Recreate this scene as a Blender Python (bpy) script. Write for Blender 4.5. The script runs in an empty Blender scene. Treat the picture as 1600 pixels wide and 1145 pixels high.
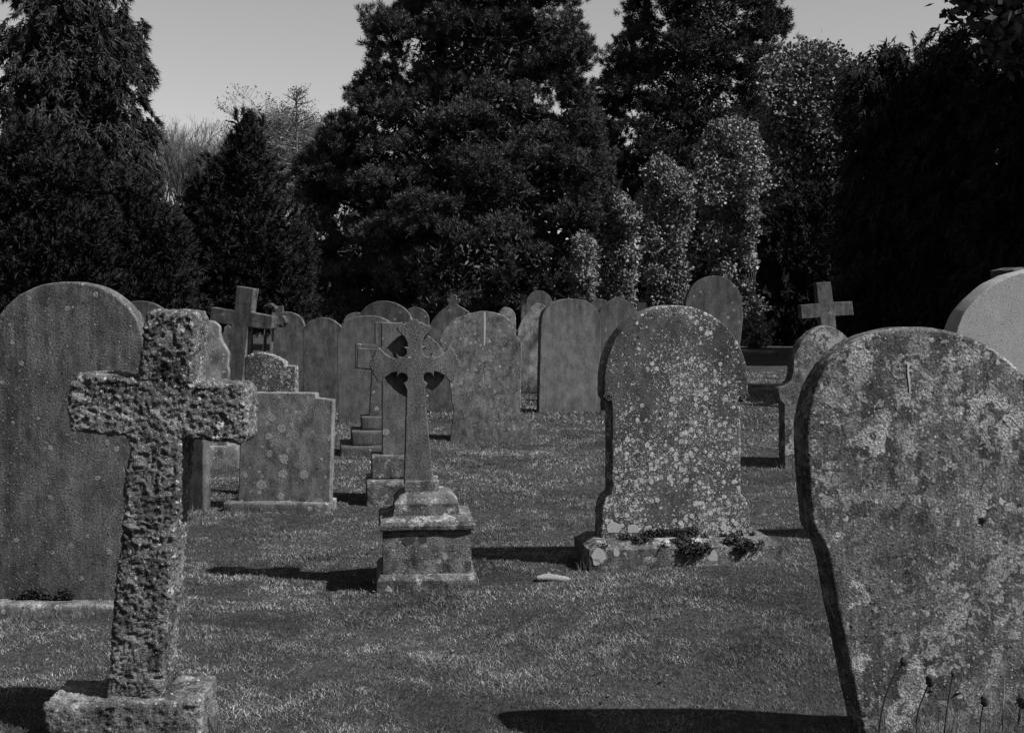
import bpy, bmesh, math, random
import numpy as np
from mathutils import Vector, noise as mnoise
from mathutils.geometry import tessellate_polygon

# ------------------------------------------------------------------ camera, sky, sun, exposure
random.seed(7)
scene = bpy.context.scene
C = scene.collection
F = 2000.0; CX = 800.0; CY = 572.5; HOR = 472.0; HC = 1.40
PITCH = math.atan((CY - HOR) / F)
cam_d = bpy.data.cameras.new('camera'); cam = bpy.data.objects.new('camera', cam_d); C.objects.link(cam)
cam_d.sensor_width = 36; cam_d.lens = 36 * F / 1600; cam_d.clip_end = 2000; cam_d.clip_start = 0.05
cam.location = (0, 0, HC); cam.rotation_euler = (math.pi / 2 - PITCH, 0, 0)
scene.camera = cam

SUN_EL = 49.0; SUN_AZ = 23.0          # elevation; degrees toward the camera from due right
w = bpy.data.worlds.new('World'); scene.world = w; w.use_nodes = True
nt = w.node_tree; nt.nodes.clear()
sky = nt.nodes.new('ShaderNodeTexSky'); sky.sky_type = 'NISHITA'; sky.sun_disc = False
sky.sun_elevation = math.radians(SUN_EL); sky.sun_rotation = math.radians(90 + SUN_AZ)
sky.air_density = 3.0; sky.dust_density = 0.0; sky.ozone_density = 6.0
sep = nt.nodes.new('ShaderNodeSeparateColor')        # black and white film behind a red filter
comb = nt.nodes.new('ShaderNodeCombineColor')
bg = nt.nodes.new('ShaderNodeBackground'); bg.inputs['Strength'].default_value = 0.095
wo = nt.nodes.new('ShaderNodeOutputWorld')
nt.links.new(sky.outputs[0], sep.inputs[0])
for k in range(3): nt.links.new(sep.outputs[0], comb.inputs[k])
nt.links.new(comb.outputs[0], bg.inputs[0]); nt.links.new(bg.outputs[0], wo.inputs[0])

sd = bpy.data.lights.new('sun', 'SUN'); sd.energy = 5.0; sd.angle = math.radians(0.5); sd.color = (1, 1, 1)
so = bpy.data.objects.new('sun', sd); C.objects.link(so)
a = math.radians(SUN_AZ); e = math.radians(SUN_EL)
SUNV = Vector((math.cos(a) * math.cos(e), -math.sin(a) * math.cos(e), math.sin(e)))
so.rotation_euler = SUNV.to_track_quat('Z', 'Y').to_euler(); so.location = (20, -10, 30)
scene.view_settings.view_transform = 'Standard'; scene.view_settings.look = 'None'
scene.view_settings.gamma = 1; scene.view_settings.exposure = 0.15
scene.cycles.max_bounces = 5; scene.cycles.diffuse_bounces = 3; scene.cycles.transparent_max_bounces = 4

# ------------------------------------------------------------------ helpers
def ray(px, py):
    sx = (px - CX) / F; sy = (CY - py) / F
    c, s = math.cos(PITCH), math.sin(PITCH)
    return Vector((sx, c + sy * s, -s + sy * c))
def hgt(x, y):
    v = 0.035 * math.sin(x * 1.7 + y * 0.9 + 0.4) + 0.03 * math.sin(x * 0.8 - y * 1.25 + 2.1) + 0.02 * math.sin(x * 2.9 + y * 2.3)
    return v * min(1.0, max(0.15, (26 - y) / 14)) * 0.8
def hgt_np(x, y):
    v = 0.035 * np.sin(x * 1.7 + y * 0.9 + 0.4) + 0.03 * np.sin(x * 0.8 - y * 1.25 + 2.1) + 0.02 * np.sin(x * 2.9 + y * 2.3)
    return v * np.clip((26 - y) / 14, 0.15, 1.0) * 0.8
def G(px, py):
    """ground point seen at a pixel of the 1600 wide photograph"""
    r = ray(px, py); z = 0.0
    for _ in range(4):
        t = (z - HC) / r.z; x, y = r.x * t, r.y * t; z = hgt(x, y)
    return Vector((x, y, z))
def D_of(py): return G(800, py).y
def at(px, py, D):
    r = ray(px, py); t = D / r.y
    return Vector((r.x * t, D, HC + r.z * t))
def tag(o, label=None, cat=None, group=None, kind=None):
    if label: o['label'] = label
    if cat: o['category'] = cat
    if group: o['group'] = group
    if kind: o['kind'] = kind
    return o
def empty(name, loc, rz=0.0):
    o = bpy.data.objects.new(name, None); C.objects.link(o); o.location = loc; o.rotation_euler = (0, 0, rz)
    o.empty_display_size = 0.2
    return o
def link(name, me, mat, parent=None, loc=(0, 0, 0), rot=(0, 0, 0), smooth=False):
    o = bpy.data.objects.new(name, me); C.objects.link(o)
    if mat: me.materials.clear(); me.materials.append(mat)
    o.parent = parent; o.location = loc; o.rotation_euler = rot
    if smooth: me.polygons.foreach_set('use_smooth', [True] * len(me.polygons))
    return o
def fast_mesh(name, V, faces):
    """V (n,3); faces: list of int arrays (m,k)"""
    me = bpy.data.meshes.new(name)
    me.vertices.add(len(V)); me.vertices.foreach_set('co', np.asarray(V, dtype=np.float32).ravel())
    nl = sum(f.size for f in faces); nf = sum(len(f) for f in faces)
    me.loops.add(nl); me.polygons.add(nf)
    vi = np.concatenate([f.ravel() for f in faces]).astype(np.int32)
    tot = np.concatenate([np.full(len(f), f.shape[1], dtype=np.int32) for f in faces])
    st = np.concatenate([[0], np.cumsum(tot)[:-1]]).astype(np.int32)
    me.loops.foreach_set('vertex_index', vi)
    me.polygons.foreach_set('loop_start', st); me.polygons.foreach_set('loop_total', tot)
    me.update(calc_edges=True)
    return me

# ------------------------------------------------------------------ materials
class NB:
    def __init__(s, name):
        s.m = bpy.data.materials.new(name); s.m.use_nodes = True; s.t = s.m.node_tree; s.t.nodes.clear()
        s.out = s.t.nodes.new('ShaderNodeOutputMaterial'); s.b = s.t.nodes.new('ShaderNodeBsdfPrincipled')
        s.t.links.new(s.b.outputs[0], s.out.inputs[0])
        s.tc = s.t.nodes.new('ShaderNodeTexCoord')
        s.geo = None
    def setin(s, sock, v):
        if isinstance(v, (int, float)): sock.default_value = v
        elif isinstance(v, (tuple, list)): sock.default_value = v
        else: s.t.links.new(v, sock)
    def obj(s): return s.tc.outputs['Object']
    def pos(s):
        if not s.geo: s.geo = s.t.nodes.new('ShaderNodeNewGeometry')
        return s.geo.outputs['Position']
    def mapping(s, vec, scale=(1, 1, 1), loc=(0, 0, 0)):
        n = s.t.nodes.new('ShaderNodeMapping'); s.t.links.new(vec, n.inputs[0])
        n.inputs['Scale'].default_value = scale; n.inputs['Location'].default_value = loc; return n.outputs[0]
    def noise(s, vec, scale, detail=4, rough=0.55, dist=0):
        n = s.t.nodes.new('ShaderNodeTexNoise'); s.t.links.new(vec, n.inputs['Vector'])
        n.inputs['Scale'].default_value = scale; n.inputs['Detail'].default_value = detail
        n.inputs['Roughness'].default_value = rough; n.inputs['Distortion'].default_value = dist
        return n.outputs['Fac']
    def noisec(s, vec, scale, detail=2):
        n = s.t.nodes.new('ShaderNodeTexNoise'); s.t.links.new(vec, n.inputs['Vector'])
        n.inputs['Scale'].default_value = scale; n.inputs['Detail'].default_value = detail
        return n.outputs['Color']
    def vor(s, vec, scale):
        n = s.t.nodes.new('ShaderNodeTexVoronoi'); s.t.links.new(vec, n.inputs['Vector'])
        n.inputs['Scale'].default_value = scale
        sc = s.t.nodes.new('ShaderNodeSeparateColor'); s.t.links.new(n.outputs['Color'], sc.inputs[0])
        return n.outputs['Distance'], sc.outputs[0], sc.outputs[1], sc.outputs[2]
    def math(s, op, a, b=0.0, c=0.0, clamp=False):
        n = s.t.nodes.new('ShaderNodeMath'); n.operation = op; n.use_clamp = clamp
        s.setin(n.inputs[0], a); s.setin(n.inputs[1], b); s.setin(n.inputs[2], c); return n.outputs[0]
    def vadd(s, a, b, scale):
        m = s.t.nodes.new('ShaderNodeVectorMath'); m.operation = 'SCALE'; s.t.links.new(b, m.inputs[0]); m.inputs['Scale'].default_value = scale
        n = s.t.nodes.new('ShaderNodeVectorMath'); n.operation = 'ADD'; s.t.links.new(a, n.inputs[0]); s.t.links.new(m.outputs[0], n.inputs[1])
        return n.outputs[0]
    def rng(s, v, a, b, c=0.0, d=1.0, smooth=False):
        n = s.t.nodes.new('ShaderNodeMapRange'); n.clamp = True
        if smooth: n.interpolation_type = 'SMOOTHSTEP'
        s.setin(n.inputs[0], v); s.setin(n.inputs[1], a); s.setin(n.inputs[2], b); s.setin(n.inputs[3], c); s.setin(n.inputs[4], d)
        return n.outputs[0]
    def mix(s, f, a, b):
        n = s.t.nodes.new('ShaderNodeMix'); n.data_type = 'FLOAT'
        s.setin(n.inputs[0], f); s.setin(n.inputs[2], a); s.setin(n.inputs[3], b); return n.outputs[0]
    def grey(s, v):
        s.t.links.new(v, s.b.inputs['Base Color'])
    def bump(s, h, strength=0.5, dist=0.01):
        n = s.t.nodes.new('ShaderNodeBump'); n.inputs['Strength'].default_value = strength; n.inputs['Distance'].default_value = dist
        s.t.links.new(h, n.inputs['Height']); s.t.links.new(n.outputs[0], s.b.inputs['Normal'])
    def spots(s, vec, scale, amount, rmax, area=None):
        """round lichen spots of random size: returns a 0..1 mask"""
        v = s.vadd(vec, s.noisec(vec, scale * 1.7, 3), 0.35 / scale)
        d, r1, r2, r3 = s.vor(v, scale)
        rad = s.math('MULTIPLY', s.math('POWER', r1, 1.3), rmax)
        rad = s.math('ADD', rad, 0.05)
        th = amount if area is None else s.math('MULTIPLY', area, amount)
        on = s.math('LESS_THAN', r2, th)
        m = s.rng(s.math('SUBTRACT', rad, d), 0.0, 0.06)
        tone = s.mix(r3, 0.45, 1.0)
        return s.math('MULTIPLY', s.math('MULTIPLY', m, on), tone)

def stone_mat(name, base=0.2, lichen=0.5, spot=14, spot_amt=0.3, rmax=0.42, small_amt=0.3, patch=0.0, patch_scale=7, patch_col=None,
              streak=0.4, mottle=0.4, dark_speck=0.3, seed=0.0, bump=0.5, grain=0.55, base_stain=0.5, top_stain=0.0, top=1.0):
    base *= .80
    n = NB(name); v = n.mapping(n.obj(), loc=(seed * 3.1, seed * 1.7, seed * 5.3))
    big = n.noise(v, 2.3, 6, 0.6); mid = n.noise(n.mapping(v, scale=(13, 13, 8)), 1.0, 9, 0.7); fine = n.noise(v, 120, 3, 0.6); vf = n.noise(v, 330, 2, 0.6)
    st = n.noise(n.mapping(v, scale=(15, 15, .7)), 1.0, 7, 0.66, .3)
    st2 = n.noise(n.mapping(v, scale=(60, 60, 7)), 1.0, 4, 0.6)
    sm = n.rng(n.noise(v, 1.7, 3), .35, .6, .25, 1)
    c = n.math('MULTIPLY', base, n.rng(big, 0.3, 0.7, 1 - mottle * .6, 1 + mottle * .6))
    c = n.math('MULTIPLY', c, n.rng(mid, 0.34, 0.66, max(.15, 1 - mottle * 1.3), 1 + mottle * 1.3))
    c = n.math('MULTIPLY', c, n.mix(sm, 1.0, n.rng(st, 0.4, 0.64, 1 + streak * .3, 1 - streak * .8)))
    c = n.math('MULTIPLY', c, n.rng(st2, 0.35, 0.65, 1 - streak * .25, 1 + streak * .25))
    sep_ = n.t.nodes.new('ShaderNodeSeparateXYZ'); n.t.links.new(n.obj(), sep_.inputs[0])
    low = n.rng(n.math('ADD', sep_.outputs[2], n.math('MULTIPLY', mid, 0.25)), 0.08, 0.42, 1 - base_stain * .6, 1.0)
    c = n.math('MULTIPLY', c, low)
    if top_stain:
        ts = n.noise(n.mapping(v, scale=(9, 9, .7)), 1.0, 5, .65)
        zz = n.rng(n.math('ADD', sep_.outputs[2], n.math('MULTIPLY', n.math('SUBTRACT', ts, .5), 2.2)), top * .62, top * .95)
        c = n.math('MULTIPLY', c, n.mix(n.math('MULTIPLY', zz, n.rng(n.noise(n.mapping(v, scale=(30, 30, 2)), 1, 4, .6), .35, .6, .4, 1)), 1.0, 1 - top_stain))
    h = n.math('MULTIPLY', fine, 0.5)
    if patch > 0:                                  # crusty overlapping lichen patches
        pv = n.vadd(n.vadd(v, n.noisec(v, patch_scale * 2.2, 6), 0.09), n.noisec(v, 38, 4), 0.011)
        d, r1, r2, r3 = n.vor(pv, patch_scale)
        pm = n.noise(pv, patch_scale * 1.1, 8, 0.62)
        pm = n.rng(pm, 0.505, 0.545)
        pm = n.math('MULTIPLY', pm, n.rng(n.noise(v, 2.6, 4), 0.42, 0.58, .0, 1))
        pm = n.math('MULTIPLY', pm, n.rng(r2, 0.1, 0.8, 0.3, 1.0))
        pm = n.math('MULTIPLY', pm, n.rng(n.noise(v, 60, 3, 0.7), 0.3, 0.6, 0.45, 1.0))
        if patch > .85:
            p2 = n.rng(n.noise(n.mapping(pv, loc=(4, 4, 4)), patch_scale * 2.8, 6, 0.6), 0.55, 0.59)
            p3 = n.rng(n.noise(n.mapping(pv, loc=(8, 1, 6)), patch_scale * 1.5, 6, 0.62), 0.54, 0.58)
            c = n.mix(n.math('MULTIPLY', p3, .6), c, base * .35); pm = n.math('MAXIMUM', pm, n.math('MULTIPLY', p2, n.rng(n.noise(v, 3.1, 3), .4, .6, .1, .6)))
        c = n.mix(n.math('MULTIPLY', pm, patch), c, patch_col or lichen)
        h = n.math('ADD', h, n.math('MULTIPLY', pm, 0.35))
    area = n.rng(n.noise(v, 3.4, 4), 0.38, 0.60, 0.08, 1.0)
    if spot_amt > 0:
        m1 = n.spots(v, spot, spot_amt, rmax, area)
        tex = n.rng(n.noise(v, 90, 3, .7), 0.3, 0.65, 0.65, 1.05)
        c = n.mix(n.math('MULTIPLY', m1, 0.9), c, n.math('MULTIPLY', tex, lichen))
        h = n.math('ADD', h, n.math('MULTIPLY', m1, 0.3))
    if small_amt > 0:
        m2 = n.spots(v, spot * 2.7, small_amt, rmax, area)
        c = n.mix(n.math('MULTIPLY', m2, 0.85), c, lichen)
        m3 = n.spots(n.mapping(v, loc=(5, 3, 1)), spot * 6, small_amt * .8, rmax, area)
        c = n.mix(n.math('MULTIPLY', m3, 0.7), c, lichen)
    if dark_speck > 0:
        m4 = n.spots(n.mapping(v, loc=(9, 2, 4)), 42, dark_speck * .5, 0.32)
        m5 = n.spots(n.mapping(v, loc=(1, 8, 4)), 105, dark_speck, 0.42)
        dm = n.math('MAXIMUM', m4, m5)
        c = n.mix(n.math('MULTIPLY', dm, 0.8), c, base * 0.18)
        h = n.math('SUBTRACT', h, n.math('MULTIPLY', dm, 0.4))
    c = n.math('MULTIPLY', c, n.rng(fine, 0.3, 0.7, 1 - grain, 1 + grain))
    c = n.math('MULTIPLY', c, n.rng(vf, 0.3, 0.7, 1 - grain, 1 + grain))
    n.grey(c)
    n.b.inputs['Roughness'].default_value = 0.9; n.b.inputs['Specular IOR Level'].default_value = 0.2
    h = n.math('ADD', h, n.math('MULTIPLY', mid, 0.9))
    h = n.math('ADD', h, n.math('MULTIPLY', vf, 0.15))
    n.bump(h, bump, 0.012)
    return n.m

def leaf_mat(name, lo, hi, rough=0.5, spec=0.4, scale=3.0, trans=0.0):
    n = NB(name)
    g = n.noise(n.pos(), scale, 3, 0.6); g2 = n.noise(n.pos(), 14, 2, 0.5)
    f = n.rng(n.math('ADD', n.math('MULTIPLY', g, 0.5), n.math('MULTIPLY', g2, 0.5)), 0.36, 0.64)
    n.grey(n.mix(f, lo, hi)); n.b.inputs['Roughness'].default_value = rough; n.b.inputs['Specular IOR Level'].default_value = spec
    return n.m
def bark_mat(name, c):
    n = NB(name); g = n.noise(n.mapping(n.obj(), scale=(12, 12, 2)), 1, 5, 0.65)
    n.grey(n.rng(g, 0.3, 0.7, c * .5, c * 1.5)); n.b.inputs['Roughness'].default_value = 0.9
    n.bump(g, 0.7, 0.03); return n.m

# ------------------------------------------------------------------ outline tools
def smooth_run(pts, n=6):
    """Catmull-Rom through the points"""
    P = [Vector(p) for p in pts]; out = []
    for i in range(len(P) - 1):
        p0 = P[max(i - 1, 0)]; p1 = P[i]; p2 = P[i + 1]; p3 = P[min(i + 2, len(P) - 1)]
        for k in range(n):
            t = k / n
            out.append(0.5 * ((2 * p1) + (-p0 + p2) * t + (2 * p0 - 5 * p1 + 4 * p2 - p3) * t * t + (-p0 + 3 * p1 - 3 * p2 + p3) * t ** 3))
    out.append(P[-1]); return [tuple(p) for p in out]
def arch(xl, xr, ytop, ysp, apex=None, power=2.0, n=28):
    """left spring to right spring over the apex, in photograph pixels"""
    cx = apex if apex is not None else (xl + xr) / 2; out = []
    for i in range(n + 1):
        t = math.pi * (1 - i / n); c = math.cos(t); s = abs(math.sin(t))
        hw = (cx - xl) if c < 0 else (xr - cx)
        out.append((cx + hw * math.copysign(abs(c) ** (2 / power), c), ysp - (ysp - ytop) * s ** (2 / power)))
    return out
def plane_pts(pts, P0, yaw):
    nrm = Vector((math.sin(yaw), -math.cos(yaw), 0)); u = Vector((math.cos(yaw), math.sin(yaw), 0)); o = Vector((0, 0, HC)); out = []
    for px, py in pts:
        r = ray(px, py); t = (P0 - o).dot(nrm) / r.dot(nrm); q = o + r * t - P0
        out.append((q.dot(u), q.z))
    return out
def resample(pts, step=0.02, jit=0.0015, seed=0.0, closed=False):
    out = []
    m = len(pts)
    for i in range(m if closed else m - 1):
        a_ = Vector(pts[i]); b_ = Vector(pts[(i + 1) % m]); L = (b_ - a_).length
        k = max(1, int(L / step))
        for j in range(k): out.append(a_.lerp(b_, j / k))
    if not closed: out.append(Vector(pts[-1]))
    flt = []
    for p in out:
        if not flt or (p - flt[-1]).length > step * .35: flt.append(p)
    if closed and (flt[0] - flt[-1]).length < step * .35: flt.pop()
    out = flt; res = []
    for p in out:
        q = Vector((p.x * 14, p.y * 14, seed))
        res.append((p.x + (mnoise.noise(q) + .5 * mnoise.noise(q * 3.1)) * jit * 2, p.y + (mnoise.noise(q + Vector((7, 3, 1))) + .5 * mnoise.noise(q * 2.7)) * jit * 2))
    return res
def extrude_curve(name, loops, thick, bevel=0.008, res=2):
    """solid plate: closed (u,z) loops (first outer, others holes); front face at y=0, back at y=thick; rounded rim"""
    b = bevel; prof = [(0, 1.0), (.12, .5), (.45, .13), (1.0, 0)]
    rows = [(y * b, o * b) for y, o in prof] + [(thick - y * b, o * b) for y, o in reversed(prof)]
    bm = bmesh.new(); caps = [[], []]
    for li, lp in enumerate(loops):
        P = [Vector(p) for p in lp]; A = sum(P[i].x * P[(i + 1) % len(P)].y - P[(i + 1) % len(P)].x * P[i].y for i in range(len(P)))
        if (A < 0) != (li > 0): P.reverse()      # outer anticlockwise, holes clockwise: inward is always left
        m = len(P); nrm = []
        for i in range(m):
            d1 = (P[i] - P[i - 1]).normalized(); d2 = (P[(i + 1) % m] - P[i]).normalized()
            n_ = Vector((-d1.y - d2.y, d1.x + d2.x))
            if n_.length < 1e-4: n_ = Vector((-d1.y, d1.x))
            n_.normalize(); k = n_.dot(Vector((-d1.y, d1.x))); nrm.append(n_ / max(k, .6))
        rings = [[bm.verts.new((P[i].x + nrm[i].x * o, y, P[i].y + nrm[i].y * o)) for i in range(m)] for y, o in rows]
        for r0, r1 in zip(rings, rings[1:]):
            for i in range(m):
                f = bm.faces.new((r0[i], r0[(i + 1) % m], r1[(i + 1) % m], r1[i])); f.smooth = True
        caps[0].append(rings[0]); caps[1].append(rings[-1])
    for cp in caps:
        flat = [v for r in cp for v in r]
        for t in tessellate_polygon([[Vector((v.co.x, v.co.z, 0)) for v in r] for r in cp]):
            try: bm.faces.new([flat[i] for i in t])
            except ValueError: pass
    bmesh.ops.recalc_face_normals(bm, faces=bm.faces)
    me = bpy.data.meshes.new(name); bm.to_mesh(me); bm.free()
    return me
def base_point(px, py): return G(px, py)
def slab_mesh(name, pts_px, P0, yaw, thick, bevel=0.008, sink=0.15, jit=0.0015, holes=(), seed=0.0, step=0.02, closed=False):
    uv = plane_pts(pts_px, P0, yaw)
    if not closed: uv = [(uv[0][0], -sink)] + uv + [(uv[-1][0], -sink)]
    loop = resample(uv, step, jit, seed, True)
    hl = [resample(plane_pts(h, P0, yaw), step * .5, jit * .5, seed, True) for h in holes]
    return extrude_curve(name, [loop] + hl, thick, bevel)
def box_mesh(name, x0, x1, y0, y1, z0, z1, bevel=0.01, jit=0.002, cuts=6, top_inset=0.0, seed=0.0):
    """worn block; top_inset slopes the sides inwards towards the top"""
    bm = bmesh.new()
    bmesh.ops.create_cube(bm, size=1)
    for v in bm.verts:
        v.co.x = x0 if v.co.x < 0 else x1; v.co.y = y0 if v.co.y < 0 else y1; v.co.z = z0 if v.co.z < 0 else z1
        if v.co.z == z1 and top_inset:
            v.co.x += top_inset if v.co.x == x0 else -top_inset; v.co.y += top_inset if v.co.y == y0 else -top_inset
    if bevel: bmesh.ops.bevel(bm, geom=bm.edges[:], offset=bevel, segments=2, affect='EDGES', profile=0.5)
    bmesh.ops.triangulate(bm, faces=[f for f in bm.faces if len(f.verts) > 4])
    es = [e for e in bm.edges if e.calc_length() > 0.08]
    if cuts: bmesh.ops.subdivide_edges(bm, edges=es, cuts=cuts, use_grid_fill=True)
    for v in bm.verts:
        q = v.co * 9 + Vector((seed, seed, seed)); v.co += mnoise.noise_vector(q) * jit * 2
    for f in bm.faces: f.smooth = True
    me = bpy.data.meshes.new(name); bm.to_mesh(me); bm.free()
    return me
SEED = [0]
def headstone(px, py, pts, yaw, thick, mat, label, cat='gravestone', group=None, lean=0.0, name='headstone', bevel=0.008, jit=0.0015, holes=(), sink=0.15):
    """single-slab stone; px,py: where its foot meets the grass; pts: outline from left foot over the top to the right foot"""
    SEED[0] += 1; yaw = math.radians(yaw); P0 = G(px, py)
    me = slab_mesh(name, pts, P0, yaw, thick, bevel, sink, jit, holes, SEED[0])
    o = link(name, me, mat, None, P0, (math.radians(lean), 0, yaw))
    return tag(o, label, cat, group)
def stone_root(name, px, py, yaw, label, cat='gravestone', group=None, lean=0.0):
    P0 = G(px, py); r = empty(name, P0, math.radians(yaw)); r.rotation_euler[0] = math.radians(lean); tag(r, label, cat, group)
    return r, P0, math.radians(yaw)

# ------------------------------------------------------------------ ground
def ground_mesh():
    xs = np.concatenate([-np.geomspace(400, 9.1, 26), np.linspace(-9, 9, 150), np.geomspace(9.1, 400, 26)])
    ys = np.concatenate([np.linspace(-60, 1.8, 12), np.linspace(2, 20, 170), np.geomspace(20.3, 500, 40)])
    X, Y = np.meshgrid(xs, ys); Z = hgt_np(X, Y)
    V = np.stack([X.ravel(), Y.ravel(), Z.ravel()], 1)
    nx, ny = len(xs), len(ys); i = np.arange(nx - 1)[None, :] + nx * np.arange(ny - 1)[:, None]; i = i.ravel()
    return fast_mesh('ground', V, [np.stack([i, i + 1, i + 1 + nx, i + nx], 1)])
n = NB('turf')
g1 = n.noise(n.pos(), 1.3, 5, 0.6); g2 = n.noise(n.pos(), 22, 6, 0.7); g3 = n.noise(n.mapping(n.pos(), scale=(1, 0.35, 1)), 90, 3, 0.7)
gc = n.math('MULTIPLY', n.rng(g1, 0.35, 0.65, 0.04, 0.075), n.rng(g2, 0.3, 0.7, 0.5, 1.5))
gc = n.math('MULTIPLY', gc, n.rng(g3, 0.3, 0.7, 0.55, 1.4)); n.grey(gc)
n.b.inputs['Roughness'].default_value = 0.95; n.b.inputs['Specular IOR Level'].default_value = 0.1
n.bump(n.math('ADD', g2, g3), 0.8, 0.03)
TURF = n.m
gm = link('ground', ground_mesh(), TURF, smooth=True); tag(gm, kind='structure')

def grass_mesh():
    rs = np.random.RandomState(3)
    Vs = []; Fs = []; off = 0
    def band(y0, y1, dens, hmin, hmax, wid):
        nonlocal off
        xm = y1 * 0.42 + 0.5; N = int(dens * (y1 - y0) * 2 * xm)
        x = rs.uniform(-xm, xm, N); y = rs.uniform(y0, y1, N)
        k = np.abs(x) < y * 0.42 + 0.5; x = x[k]; y = y[k]
        # tufty density
        t = np.sin(x * 5.1 + 1.3 * np.sin(y * 3.7)) * np.sin(y * 6.3 + 1.1 * np.sin(x * 4.4)) + 0.5 * np.sin(x * 17 + y * 9) * np.sin(y * 21 - x * 7)
        k = rs.uniform(-1.5, 1.2, len(x)) < t + 0.6; x = x[k]; y = y[k]; t = t[k]; N = len(x)
        h = rs.uniform(hmin, hmax, N) * (1 + 0.45 * t) ; h *= np.where(rs.rand(N) < .01, 1.6, 1)
        az = rs.uniform(0, 2 * np.pi, N); ln = rs.uniform(0.4, 1.9, N) * h
        fa = rs.uniform(0, np.pi, N); w = wid * rs.uniform(.6, 1.3, N)
        z = hgt_np(x, y) - 0.004
        dx, dy = np.cos(az) * ln, np.sin(az) * ln; wx, wy = np.cos(fa) * w, np.sin(fa) * w
        p0 = np.stack([x - wx, y - wy, z], 1); p1 = np.stack([x + wx, y + wy, z], 1)
        p2 = np.stack([x + dx * .35 + wx * .8, y + dy * .35 + wy * .8, z + h * .6], 1); p3 = np.stack([x + dx * .35 - wx * .8, y + dy * .35 - wy * .8, z + h * .6], 1)
        p4 = np.stack([x + dx, y + dy, z + h * .95], 1)
        V = np.stack([p0, p1, p2, p3, p4], 1).reshape(-1, 3); i = np.arange(N) * 5 + off
        Vs.append(V); Fs.append(np.stack([i, i + 1, i + 2, i + 3], 1)); Fs.append(np.stack([i + 3, i + 2, i + 4], 1)); off += 5 * N
    band(3.2, 5.5, 17000, 0.007, 0.019, 0.0010)
    band(5.5, 8.5, 9000, 0.008, 0.020, 0.0014)
    band(8.5, 14, 3300, 0.009, 0.022, 0.0024)
    band(14, 26, 700, 0.014, 0.034, 0.0050)
    return fast_mesh('grass', np.concatenate(Vs), Fs)
n = NB('grass_blade')
g1 = n.noise(n.pos(), 1.3, 5, 0.6); g2 = n.noise(n.pos(), 8, 3, .6); g3 = n.noise(n.pos(), 130, 2, 0.6)
gc = n.math('MULTIPLY', n.rng(g1, 0.4, 0.6, 0.075, 0.20), n.rng(g2, 0.4, 0.6, .5, 1.65)); gc = n.math('MULTIPLY', gc, n.rng(g3, 0.38, 0.66, 0.4, 2.2)); n.grey(gc)
n.b.inputs['Roughness'].default_value = 0.6; n.b.inputs['Specular IOR Level'].default_value = 0.3
BLADE = n.m
go = link('grass', grass_mesh(), BLADE)
tag(go, 'short mown grass covering the graveyard lawn', 'grass', kind='stuff')

# ------------------------------------------------------------------ stone materials
M = {}
M['sand1'] = stone_mat('sandstone_speckled', 0.15, 0.36, 24, .4, .3, .9, streak=0.6, mottle=.35, dark_speck=.85, seed=1)
M['spotted'] = stone_mat('sandstone_lichen_spots', 0.10, 0.60, 38, 1.0, .60, 1.0, streak=.25, mottle=.35, dark_speck=.4, seed=2, patch=.15, patch_scale=18, patch_col=.34)
M['crust'] = stone_mat('sandstone_lichen_crust', 0.12, 0.46, 15, .5, .36, .8, patch=.95, patch_scale=9.5, patch_col=.42, streak=.4, mottle=.5, dark_speck=.5, seed=3, bump=.8)
M['crustw'] = stone_mat('base_lichen_patches', 0.15, 0.42, 10, .55, .5, .3, patch=1, patch_scale=5, patch_col=.42, streak=.2, mottle=.45, dark_speck=.3, seed=4, bump=.8)
M['plain'] = stone_mat('sandstone_plain', 0.155, 0.35, 12, .12, .3, .2, streak=0.25, mottle=.4, dark_speck=.25, seed=5, top_stain=.4, top=1.4)
M['plain2'] = stone_mat('sandstone_dark', 0.12, 0.34, 14, .15, .35, .2, streak=0.25, mottle=.3, dark_speck=.3, seed=6, top_stain=.35, top=1.5)
M['streaky'] = stone_mat('sandstone_streaked', 0.19, 0.36, 10, .06, .3, .1, streak=0.22, mottle=.25, dark_speck=.15, seed=7, top_stain=.6, top=1.5)
M['celtic'] = stone_mat('celtic_stone', 0.15, 0.42, 16, .22, .4, .25, streak=.25, mottle=.3, dark_speck=.3, seed=8, base_stain=0)
M['pedestal'] = stone_mat('pedestal_stone', 0.14, 0.40, 12, .35, .4, .3, patch=.7, patch_scale=5, patch_col=.24, streak=.2, mottle=.6, dark_speck=.5, seed=18, base_stain=0)
M['table'] = stone_mat('sandstone_ring_lichen', 0.215, 0.42, 13, .8, .5, .3, streak=0.15, mottle=.45, dark_speck=.6, seed=9)
M['ragged'] = stone_mat('sandstone_ragged', 0.15, 0.38, 20, .5, .4, .9, streak=0.2, mottle=.5, dark_speck=.6, seed=21, patch=.5, patch_scale=12, patch_col=.3)
M['light'] = stone_mat('pale_granite', 0.42, 0.5, 14, .0, .3, .0, streak=.08, mottle=.08, dark_speck=.1, seed=10, bump=.25, grain=.35)
M['rough'] = stone_mat('rough_granite', 0.165, 0.55, 26, .3, .4, .9, streak=.05, mottle=.75, dark_speck=1.0, seed=11, bump=1.0, grain=.4, base_stain=0)
M['lichen_top'] = stone_mat('weathered_light', 0.24, 0.45, 14, .4, .45, .4, patch=.6, patch_scale=9, streak=.3, mottle=.45, dark_speck=.5, seed=12)

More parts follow.
